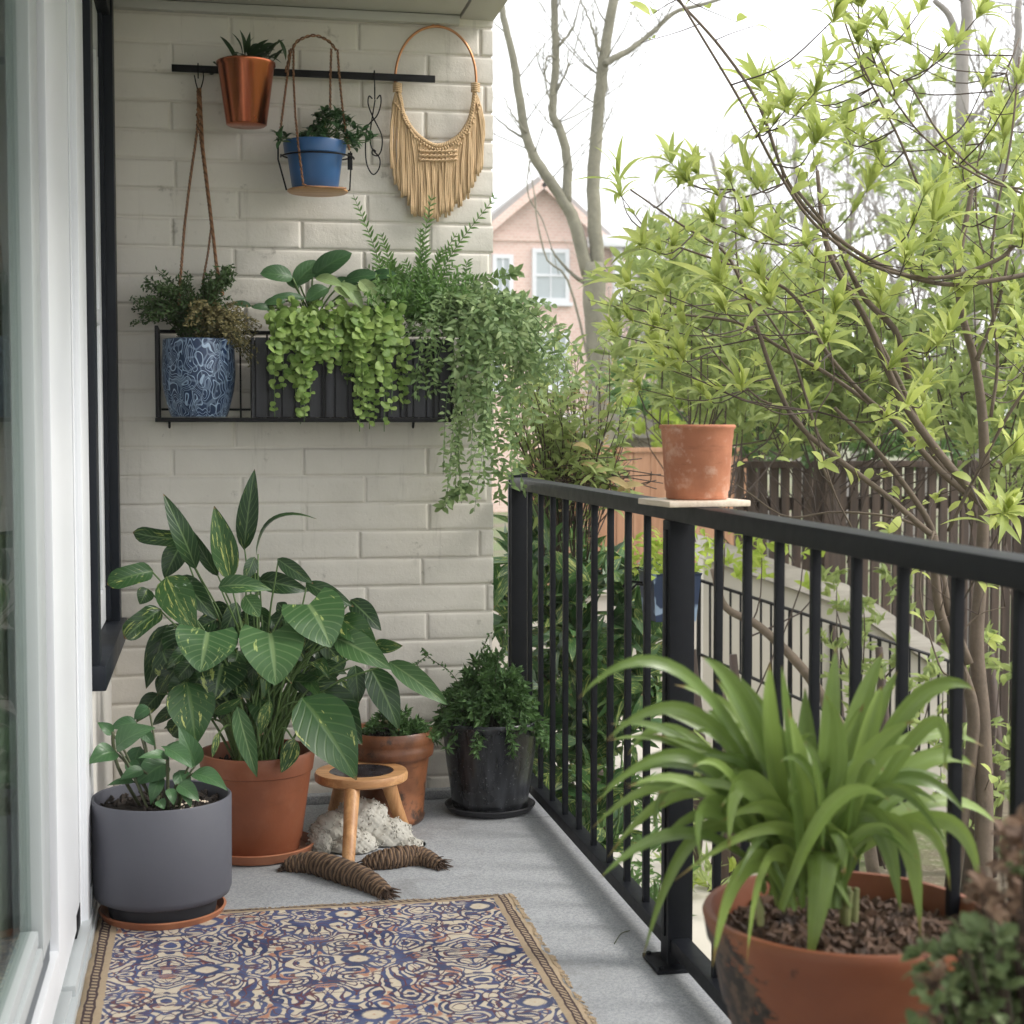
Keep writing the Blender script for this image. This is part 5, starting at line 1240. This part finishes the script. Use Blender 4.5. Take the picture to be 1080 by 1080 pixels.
# pale shed
shd = thing('garden_shed', 'pale grey shed with a flat overhanging roof behind the railing flower pot', 'shed', at(660, 560, Y=16))
a, b = at(632, 462, Y=16), at(700, 462, Y=16)
mb = MB(); mb.box((a.x, 16, GZ), (b.x, 18, a.z)); mb.build('wall', plain('pale_shed_boards', (.36, .34, .30), .8, var=.2), shd, smooth=False)
mb = MB(); a2, b2 = at(622, 441, Y=15.7), at(712, 441, Y=15.7); ap = at(668, 431, Y=15.7)
vs = [V((a2.x, 15.6, a.z + .003)), V((b2.x, 15.6, a.z + .003)), V((b2.x, 15.6, a2.z)), V((ap.x, 15.6, ap.z)), V((a2.x, 15.6, a2.z))]; vs += [v + V((0, 2.8, 0)) for v in vs]
mb.add(vs, [(0, 1, 2, 3, 4), (9, 8, 7, 6, 5), (0, 5, 6, 1), (1, 6, 7, 2), (2, 7, 8, 3), (3, 8, 9, 4), (4, 9, 5, 0)]); mb.build('roof', plain('weathered_shed_roof', (.34, .31, .29), .8, var=.2), shd, smooth=False)
mb = MB(); d0, d1 = at(640, 475, Y=15.98), at(664, 475, Y=15.98); mb.box((d0.x, 15.95, GZ + .1), (d1.x, 15.99, d0.z), .01); mb.build('door', M['brownwood'], shd)
sp_ = thing('timber_shelter', 'dark roofed timber shelter among the bushes behind the railing pot', 'shelter', at(790, 560, Y=14.5))
a, b = at(735, 372, Y=14.5), at(850, 372, Y=14.5)
mb = MB(); mb.box((a.x - .1, 14.2, a.z), (b.x + .2, 16.2, a.z + .14), .02); mb.build('roof', M['brownwood'], sp_)
for x in (a.x, (a.x + b.x) / 2, b.x):
    mb = MB(); mb.box((x, 14.4, GZ), (x + .12, 14.52, a.z - .002), .01); mb.build('post', M['brownwood'], sp_)

# ---- trees
def limb(mb, P, r0, r1, n=24, seg=8, w=.0):
    Q = smooth(P, n); Q = [p + V((U(-w, w), U(-w, w), 0)) for p in Q]
    mb.tube(Q, [r0 + (r1 - r0) * (i / (n - 1)) for i in range(n)], seg); return Q
def twigs(mb, p, d, ln, r, lev, seg=5, spread=.55, upk=.12, tips=None):
    n = 6; P = [p]; dd = d.normalized()
    for i in range(n):
        dd = (dd + rdir() * .16 + V((0, 0, upk * .5))).normalized(); P.append(P[-1] + dd * ln / n)
    mb.tube(P, [r * (1 - .6 * i / n) for i in range(n + 1)], seg)
    if lev <= 0:
        if tips is not None: tips.append((P[-1], dd))
        return
    for k in range(3 if lev > 1 else 4):
        j = random.randint(2, n); nd = (dd + rdir(.1) * spread * 1.6).normalized()
        twigs(mb, P[j], nd, ln * U(.5, .75), r * .5, lev - 1, max(3, seg - 1), spread, upk, tips)
def A(lst, Y): return [at(x, y, Y=Y) for x, y in lst]
bt = thing('bare_tree', 'tall bare tree with forked grey green trunks in front of the brick house', 'tree', at(640, 600, Y=13) * 1)
mb = MB(); tw = MB(); Yt = 13
base = at(634, 420, Y=Yt); g0 = V((base.x + .05, Yt, GZ))
limb(mb, [g0, V((base.x + .02, Yt, 0)), base, at(628, 330, Y=Yt), at(625, 278, Y=Yt)], .125, .095, 20, 12, .01)
T1 = limb(mb, A([(620, 290), (605, 233), (595, 213), (572, 179), (556, 148), (546, 91), (539, 52), (529, 8), (524, -40)], Yt), .058, .022, 40, 10, .006)
T2 = limb(mb, A([(597, 215), (598, 166), (590, 135), (583, 118), (586, 65), (585, 0), (588, -60)], Yt), .042, .028, 30, 10, .006)
T3 = limb(mb, A([(631, 290), (626, 207), (629, 143), (634, 90), (637, 60), (647, 0), (655, -50)], Yt), .062, .038, 34, 10, .006)
T4 = limb(mb, A([(637, 68), (650, 60), (665, 52), (688, 34), (712, 13), (740, 5), (790, -10)], Yt - .2), .032, .012, 24, 8, .006)
for pts, r_ in (([(556,148),(540,138),(521,122)],.016), ([(632,55),(625,30),(612,0)],.015), ([(589,48),(604,30),(612,0)],.014), ([(586,62),(578,60),(575,80),(580,110)],.010), ([(587,95),(597,75),(600,50)],.012), ([(555,140),(540,120),(530,100)],.012), ([(625,400),(600,300),(575,270),(565,220),(556,160)],.012), ([(560,160),(556,200),(575,240),(590,290)],.008), ([(619,300),(600,286),(580,262)],.02)):
    limb(mb, A(pts, Yt + U(-.05, .05)), r_, r_ * .35, 16, 6, .008)
for T, rr_ in ((T1, .011), (T2, .012), (T3, .012), (T4, .008)):
    for k in range(9):
        j = random.randint(8, len(T) - 2); twigs(tw, T[j], V((U(-1, 1), U(-.6, .6), U(.2, 1.2))), U(.5, 1.2), rr_ * .6, 2, 5)
mb.build('trunk', M['barktree'], bt, sharp=0); tw.build('branches', M['barktree'], bt, sharp=0)
FT = [(750, 30, 9.5), (800, 24, 7.2), (846, 34, 11), (700, 32, 7.6), (905, 26, 9), (965, 20, 8), (1075, 24, 9.5), (675, 45, 9), (770, 48, 12)]
for i, (px, Y_, hh) in enumerate(FT):
    p = at(px, 450, Y=Y_); p.z = GZ
    lab = ['spindly bare tree left of centre among the hazy far trees', 'slender bare tree rising behind the timber shelter', 'tallest pale bare tree above the curved shrub branch', 'pale bare tree just right of the forked grey trunk', 'bare tree behind the spring shrub crown', 'nearest of the far bare trees, at the upper right', 'bare tree at the right edge behind the leaves', 'very distant faint bare tree beside the house gutter', 'very distant tall bare tree behind the thin twigs'][i]
    t_ = thing('bare_tree', lab, 'tree', p, 'bare trees beyond the garden')
    mb = MB(); tw = MB(); n = 12; Q = [p + V((.25 * math.sin(k * .8 + i), 0, hh * .8 * k / n)) for k in range(n + 1)]
    mb.tube(Q, [.14 * hh / 9 * (1 - .75 * k / n) for k in range(n + 1)], 8)
    for k in range(26):
        j = random.randint(3, n); twigs(tw, Q[j], V((U(-1, 1), U(-1, 1), U(.5, 1.6))), hh * U(.14, .27) * (1.25 - .5 * j / n), .035 * (1.3 - j / n), 3, 5, .5)
    mb.build('trunk', M['bark_hazed'], t_, sharp=0); tw.build('crown', M['bark_hazed'], t_, sharp=0)
# nearer trunk at the right
rt = thing('bare_tree', 'grey brown bare tree standing behind the slatted fence at the right', 'tree', V((at(1016, 450, Y=10.5).x, 10.5, GZ)))
mb = MB(); tw = MB(); T = limb(mb, [V((at(1030, 450, Y=10.5).x, 10.5, GZ))] + A([(1032, 500), (1030, 400), (1022, 300), (1018, 180), (1014, 90), (1020, 0), (1022, -50)], 10.5), .075, .035, 40, 10, .01)
limb(mb, A([(1015, 70), (1003, 20), (985, 0)], 10.5), .03, .02, 10, 8); T2 = limb(mb, A([(1040, 480), (1060, 350), (1055, 200), (1070, 100), (1075, 0)], 10.8), .06, .025, 26, 10, .01)
for TT in (T, T2):
    for k in range(14): twigs(tw, TT[random.randint(8, len(TT) - 2)], V((U(-1, 1), U(-1, 1), U(0, 1.2))), U(.5, 1.1), .012, 2, 5)
mb.build('trunk', M['bark_hazed'], rt, sharp=0); tw.build('branches', M['bark_hazed'], rt, sharp=0)

# ---- the spring shrub leaning over the railing
random.seed(5)
ss_ = thing('spring_shrub', 'tall arching shrub with whorls of bright spring leaves just beyond the railing', 'shrub', V((at(1000, 900, Y=4.6).x, 4.6, GZ)))
mb = MB(); tb = MB(); NODE = []
def br(pts, Y0, Y1, r0, r1, n=30):
    P = [at(x, y, Y=Y0 + (Y1 - Y0) * i / (len(pts) - 1)) for i, (x, y) in enumerate(pts)]
    Q = smooth(P, n); mb.tube(Q, [r0 + (r1 - r0) * (i / (n - 1)) for i in range(n)], 8); NODE.extend(Q[3:]); return Q
br([(1190,230),(1120,280),(1080,290),(1000,300),(930,280),(870,240),(830,190),(800,110),(760,50),(715,0),(680,-40)], 4.3, 4.5, .0085, .0035, 60)
br([(1170,180),(1080,250),(1050,275),(990,293),(920,280),(860,237),(820,180),(780,105),(724,12),(700,-30)], 4.25, 4.35, .007, .003, 60)
br([(985,565),(975,558),(930,519),(852,458),(822,413),(797,341),(780,294),(760,262),(720,238),(665,200)], 4.6, 4.7, .011, .0025, 50)
br([(945,530),(890,490),(866,466),(850,419),(835,374),(810,333),(780,291),(775,200)], 4.7, 4.8, .007, .002, 30)
br([(1040,535),(995,500),(944,444),(913,419),(872,372),(835,310),(780,283),(720,262),(690,250)], 4.7, 4.9, .012, .002, 40)
br([(944,444),(872,394),(822,366),(780,341),(730,333),(690,330),(650,322)], 4.9, 5.1, .008, .002, 30)
br([(1041,535),(1000,490),(958,433),(938,394),(913,336),(880,280),(868,240),(862,180)], 4.5, 4.6, .015, .006, 30)
br([(958,400),(945,350),(913,316),(894,280),(880,250),(840,200)], 4.4, 4.5, .012, .005, 24)
br([(1020,520),(985,480),(945,395),(900,310),(870,250)], 4.8, 4.9, .012, .004, 24)
br([(1022,700),(1000,640),(985,565),(960,520),(920,470),(880,430)], 4.6, 4.7, .016, .006, 24)
br([(1035,960),(1038,860),(1036,760),(1030,680),(1035,600),(1038,474),(1030,391),(1010,300),(1025,200)], 4.6, 4.75, .034, .008, 40)
br([(1000,960),(1015,860),(1027,760),(1012,700),(990,640),(985,565)], 4.65, 4.6, .026, .014, 24)
br([(1000,560),(1030,500),(1062,440),(1090,400),(1130,350)], 4.4, 4.2, .006, .004, 16)
br([(1045,440),(1052,380),(1045,300),(1050,230),(1066,150),(1075,60)], 4.5, 4.5, .006, .003, 24)
br([(1080,200),(1040,190),(980,150),(940,100),(920,60)], 4.2, 4.4, .0035, .0025, 20)
br([(1080,205),(1030,180),(990,140),(960,90),(935,70),(920,40),(895,0)], 4.4, 4.6, .004, .002, 20)
br([(970,200),(950,150),(930,110),(905,60),(890,20),(880,-20)], 4.7, 4.6, .0045, .002, 20)
br([(1062,300),(1035,260),(1030,180),(1050,110),(1075,40)], 4.9, 4.9, .004, .002, 16)
br([(900,560),(880,520),(868,480),(860,440),(880,400),(868,330),(872,260)], 4.5, 4.4, .003, .002, 20)
br([(1030,380),(1050,330),(1062,280),(1072,200)], 4.6, 4.6, .008, .003, 16)
br([(980,560),(940,545),(880,540),(830,545),(790,520),(760,500)], 4.9, 5.1, .005, .0015, 20)
br([(1000,750),(1020,720),(1010,680),(1030,650),(1060,640)], 4.4, 4.3, .003, .0015, 14)
br([(985,560),(970,620),(990,700),(1005,715)], 4.5, 4.4, .004, .002, 16)
br([(880,520),(840,440),(800,420),(760,380),(740,350)], 5.0, 5.2, .006, .002, 24)
lf = MB()
def whorl(c, d, n, ln, wd, tgt, up=.45):
    d = d.normalized(); a = d.cross(rdir()).normalized(); b = d.cross(a)
    for i in range(n):
        q = 2 * PI * (i / n) + U(-.3, .3); e = U(.4, 1.25) if i % 3 else U(.0, .7)
        dd = (d * (1.1 - e * .75) + (a * math.cos(q) + b * math.sin(q)) * e).normalized(); l = ln * U(.65, 1.15)
        tgt.leaf(c - d * U(0, .014), c + dd * l + V((0, 0, -.12 * l)), wd * U(.8, 1.2), n=(d + V((0, -.2, .3))), arch=U(.06, .2), seg=6, cross=2, prof='lance', fold=.25, r=R())
WH = [(803,95,1.15),(652,190,.9),(708,172,1),(716,195,.9),(752,235,.8),(855,140,1.1),(905,45,1.1),(880,20,1),(935,30,1.1),(960,45,1),(915,90,1.1),(870,65,.9),(860,150,1),(920,80,1),(985,235,1.25),(1000,225,1.0),(790,185,.9),(805,200,1),(770,190,.8),(975,450,1.25),(965,455,1),(1060,540,1.2),(1070,480,1.2),(1050,555,1),(1000,350,1),(915,200,1),(925,165,1),(990,160,.9),(1040,60,.9),(1050,130,1),(1070,90,1),(765,330,.9),(730,300,1),(700,310,1),(690,345,1),(720,340,1),(760,300,1),(665,300,.9),(675,335,.9),(820,240,.9),(850,260,.9),(740,420,.9),(800,410,.9),(830,330,.9),(880,330,1)]
for k in range(78):
    px = U(650, 1095); lim = 0 if px > 830 else (150 + (830 - px) * .25 if px < 760 else 60)
    py = U(lim, 430)
    WH.append((px, py, U(.75, 1.1)))
for (px, py, s2) in WH:
    if px < 840 and py > 250 and R() < .35: continue
    Yw = U(3.9, 5.3); c = at(px, py, Y=Yw)
    if c.x < XB + .12: c = at(px, py, Y=U(4.6, 5.3))
    nb_ = min(NODE, key=lambda q: (q - c).length + max(0, q.z - c.z) * 1.2 + (0 if (q - c).length > .08 else .3))
    m_ = nb_.lerp(c, .55) + V((U(-.03, .03), 0, -.04)); P = smooth([nb_, m_, c], 8); tb.tube(P, [.0028 - .00018 * i for i in range(8)], 5)
    d = (P[-1] - P[-3]).normalized() + V((U(-.3, .3), U(-.3, .1), .8))
    whorl(c, d, random.randint(7, 14), .155 * s2 * U(.65, 1.15), .023 * s2, lf)
    if R() < .6: whorl(P[5], d + rdir() * .4, 5, .085 * s2, .018 * s2, lf)
for k in range(170): # single broader leaves and bare side twigs
    q = random.choice(NODE); d = rdir(.3)
    e = q + d * U(.08, .3); tb.tube(smooth([q, q.lerp(e, .5) + rdir() * .015, e], 6), [.0018, .0016, .0014, .0012, .001, .0008], 4)
    if q.z < 1.0 and R() < .6: continue
    for j in range(random.randint(1, 5)):
        p = q.lerp(e, U(.4, 1)); lf.leaf(p, p + rdir(.3) * U(.04, .075), U(.018, .032), n=V((0, -.6, .8)) + rdir() * .5, seg=5, prof='oval', r=R())
mb.build('branch', M['barkbrown'], ss_, sharp=0); tb.build('branches', M['twig'], ss_, sharp=0); lf.build('leaves', L['willow'], ss_, sharp=0)

# ---- leafy bushes
def bush(label, Y, boxes, n, ll, lw, mat, grp=None, group_stem=None, depth=1.2, prof='lance', clump=7, name='leafy_bush', gap=.0, seg=3):
    cx = sum((b[0] + b[2]) / 2 for b in boxes) / len(boxes); g = at(cx, 451, Y=Y); g.z = GZ
    t_ = thing(name, label, 'bush', g, grp); mb = MB(); st = MB(); tot = sum((b[2] - b[0]) * (b[3] - b[1]) for b in boxes)
    for (x0, y0, x1, y1) in boxes:
        k = int(n * (x1 - x0) * (y1 - y0) / tot / clump)
        for i in range(k):
            a = U(0, 2 * PI); q = math.sqrt(R()) * .5
            px = (x0 + x1) / 2 + math.cos(a) * q * (x1 - x0) * 1.1; py = (y0 + y1) / 2 + math.sin(a) * q * (y1 - y0) * 1.1
            c = at(px, py, Y=Y + U(-.5, .5) * depth)
            if c.z < GZ + .02: continue
            if c.x < XB + .1 and c.y < 5.2: continue
            d = rdir(.7)
            if R() < .10: st.tube(smooth([V((g.x + (c.x - g.x) * .35, Y + U(-.2, .2), max(GZ, c.z - U(.3, .9)))), c.lerp(g, .08) + V((0, 0, -.1)), c], 6), [.005, .0045, .004, .0035, .003, .002], 5)
            for j in range(clump):
                dd = (d + rdir() * .9).normalized(); l = ll * U(.6, 1.25)
                mb.leaf(c + rdir() * .02, c + dd * l, lw * U(.7, 1.25), n=rdir(1.2), arch=.1, seg=seg, cross=2, prof=prof, fold=.2, r=R())
    st.tube([g, g + V((.05, 0, .5)), g + V((0, 0, 1.1))], [.05, .04, .02], 8)
    mb.build('leaves', mat, t_, sharp=0); st.build('stem', group_stem or M['twig'], t_, sharp=0)
bush('lime green leafy bush behind the pot standing on the railing', 7.4, [(650,280,800,430),(700,330,840,450),(640,240,760,340)], 1900, .13, .03, L['shrub'])
bush('dense light green bush filling the middle of the shrubs above the slatted fence', 8.2, [(790,280,960,440),(850,340,1020,470),(760,320,900,480)], 3800, .12, .035, L['shrub'])
bush('bright leafy bush at the right edge above the railing', 7.0, [(960,300,1120,450),(1010,380,1130,520),(960,160,1110,330)], 2400, .13, .035, L['shrub'])
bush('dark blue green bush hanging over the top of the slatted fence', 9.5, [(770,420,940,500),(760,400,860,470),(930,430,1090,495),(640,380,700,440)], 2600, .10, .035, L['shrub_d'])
bush('pale hazy young foliage high behind the arching branches', 12, [(760,150,1000,330),(880,60,1080,250),(690,230,820,330)], 1700, .13, .035, L['shrub'], depth=3)
bush('yellow green bush behind the low pale wall', 13.5, [(650,370,790,470),(700,400,880,480)], 1800, .16, .05, L['yel'])
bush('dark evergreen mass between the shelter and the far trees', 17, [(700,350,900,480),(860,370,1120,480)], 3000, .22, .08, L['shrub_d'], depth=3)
# below, through the balusters
bush('large leaved climbing plant growing up just outside the far balusters', 5.75, [(535,560,620,760),(590,590,690,740),(545,740,650,930),(600,700,690,800)], 1150, .19, .048, L['philo_v'], depth=.7, clump=6, seg=6, name='climbing_plant', group_stem=M['stem'])
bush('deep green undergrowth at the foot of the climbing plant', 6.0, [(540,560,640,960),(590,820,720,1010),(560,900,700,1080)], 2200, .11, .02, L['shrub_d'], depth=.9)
bush('fresh green seedlings behind the post of the balcony railing', 7.2, [(740,540,800,600),(690,900,790,1040),(770,560,860,640)], 420, .10, .03, L['yel'], depth=.5)
bush('loose leafy sprays in front of the slatted fence', 7.3, [(860,560,960,740),(880,640,930,800),(940,700,1010,860)], 650, .08, .03, L['shrub'], depth=.8)
bush('small leafy sprays low behind the strap leaved plant', 6.6, [(960,640,1080,900),(1000,720,1080,860)], 420, .08, .028, L['shrub'], depth=.7)
bush('grassy tufts at the foot of the pale parapet', 7.0, [(700,780,900,1060),(640,980,800,1090)], 900, .14, .018, L['shrub'], depth=.8)
# shrub at the end of the wall, with dry seed heads
random.seed(9)
es = thing('seeding_shrub', 'yellowing shrub with dry seed heads rising beside the end of the brick wall', 'shrub', V((at(600, 520, Y=5.55).x, 5.55, GZ)))
mb = MB(); dr_ = MB(); st = MB(); g = V((at(600, 520, Y=5.55).x, 5.55, GZ))
for k in range(105):
    px = U(535, 668); py = U(355, 520) if px > 590 else U(330, 520)
    if px > 645 and py < 400: continue
    c = at(px, py, Y=5.55 + U(-.22, .3)); o = V((g.x + (c.x - g.x) * .4, 5.55, .9 + U(-.2, .1)))
    P = smooth([o, o.lerp(c, .5) + V((U(-.05, .05), 0, .04)), c], 10); st.tube(P, [.003 - .0002 * i for i in range(10)], 5)
    dry = px > 595 and R() < .30
    for i in range(3, 10):
        for j in range(2 if not dry else 7):
            p = P[i]; d = rdir(.2)
            if dry: dr_.leaf(p + d * .01, p + d * U(.018, .034), .007, n=rdir(), seg=2, r=R())
            else: mb.leaf(p, p + (d + V((0, 0, -.1))) * U(.05, .095), U(.012, .024), n=V((0, -.5, .8)) + rdir() * .4, seg=5, r=R())
for (x, y, x2, y2) in ((612,490,640,500),(625,478,604,470),(650,520,680,512),(640,505,665,520)): dr_.leaf(at(x, y, Y=5.4), at(x2, y2, Y=5.38), .04, seg=6, cross=4, prof='oval', r=.9, fold=.4, wave=.04)
for k in range(30):
    p = at(U(560, 670), U(495, 520), Y=5.45); st.tube(smooth([p, p + V((U(-.05, .1), 0, U(0, .05))), p + V((U(-.1, .25), 0, U(-.03, .06)))], 8), .002, 4)
mb.build('leaves', L['shrub'], es, sharp=0); dr_.build('dry_foliage', L['dry'], es, sharp=0); st.build('stem', M['twig'], es, sharp=0)
for k in range(1):
    mb = MB(); mb.tube(smooth([V((at(905, 800, Y=6.9).x + .1, 6.9, GZ)), at(900, 800, Y=6.9), at(870, 740, Y=6.9), at(842, 700, Y=6.9), at(800, 660, Y=6.9), at(765, 640, Y=6.9), at(752, 600, Y=6.9)], 30), [.032 - .0006 * i for i in range(30)], 10)
    tag(mb.build('leaning_trunk', M['barkbrown'], sharp=0), 'leaning brown trunk crossing before the pale parapet', 'tree trunk')

# ---- added haze volume, pales the distance as overexposure does
t = NT('haze'); pv = t.n('ShaderNodeVolumePrincipled'); pv.inputs['Density'].default_value = HAZE; pv.inputs['Color'].default_value = (.97, .97, .96, 1)
pv.inputs['Anisotropy'].default_value = .2
t.t.nodes.remove(t.b); t.t.links.new(pv.outputs[0], t.out.inputs[1])
mb = MB(); mb.box((-60, -20, GZ - 1), (90, 90, 20)); tag(mb.build('haze', t.mat, smooth=False), 'thin added haze that pales the garden distance', 'haze', kind='stuff')
# ================================================================ light, camera
w = bpy.data.worlds.new('World'); bpy.context.scene.world = w; w.use_nodes = True
nt = w.node_tree; bg = nt.nodes['Background']
sky = nt.nodes.new('ShaderNodeTexSky'); sky.sky_type = 'NISHITA'; sky.sun_disc = False
SE, SR = 40, 108
sky.sun_elevation = math.radians(SE); sky.sun_rotation = math.radians(SR); sky.dust_density = 3; sky.ozone_density = 1
mx = nt.nodes.new('ShaderNodeMixRGB'); mx.inputs[0].default_value = .86; mx.inputs[2].default_value = (9.0, 9.05, 9.2, 1)
nt.links.new(sky.outputs[0], mx.inputs[1]); nt.links.new(mx.outputs[0], bg.inputs[0]); bg.inputs[1].default_value = .1
sl = bpy.data.lights.new('sun', 'SUN'); sl.energy = 1.35; sl.angle = math.radians(18); sl.color = (1, .96, .9)
so = bpy.data.objects.new('sun', sl); col.objects.link(so)
sd = V((math.sin(math.radians(SR)) * math.cos(math.radians(SE)), math.cos(math.radians(SR)) * math.cos(math.radians(SE)), math.sin(math.radians(SE))))
so.rotation_euler = sd.to_track_quat('Z', 'Y').to_euler(); so.location = (6, 3, 8)
cam = bpy.data.cameras.new('camera'); co_ = bpy.data.objects.new('camera', cam); col.objects.link(co_)
cam.sensor_width = 36; cam.lens = 36 * F / 1080; cam.clip_start = .05; cam.clip_end = 500
co_.location = (0, 0, H); co_.rotation_euler = (PI / 2 - PITCH, 0, -YAW)
cam.dof.use_dof = True; cam.dof.focus_distance = 4.4; cam.dof.aperture_fstop = 6.3
sc = bpy.context.scene; sc.camera = co_
sc.view_settings.view_transform = 'Standard'; sc.view_settings.look = 'None'; sc.view_settings.gamma = 1; sc.view_settings.exposure = EXPO
sc.cycles.max_bounces = 8; sc.cycles.transparent_max_bounces = 16; sc.cycles.use_denoising = True
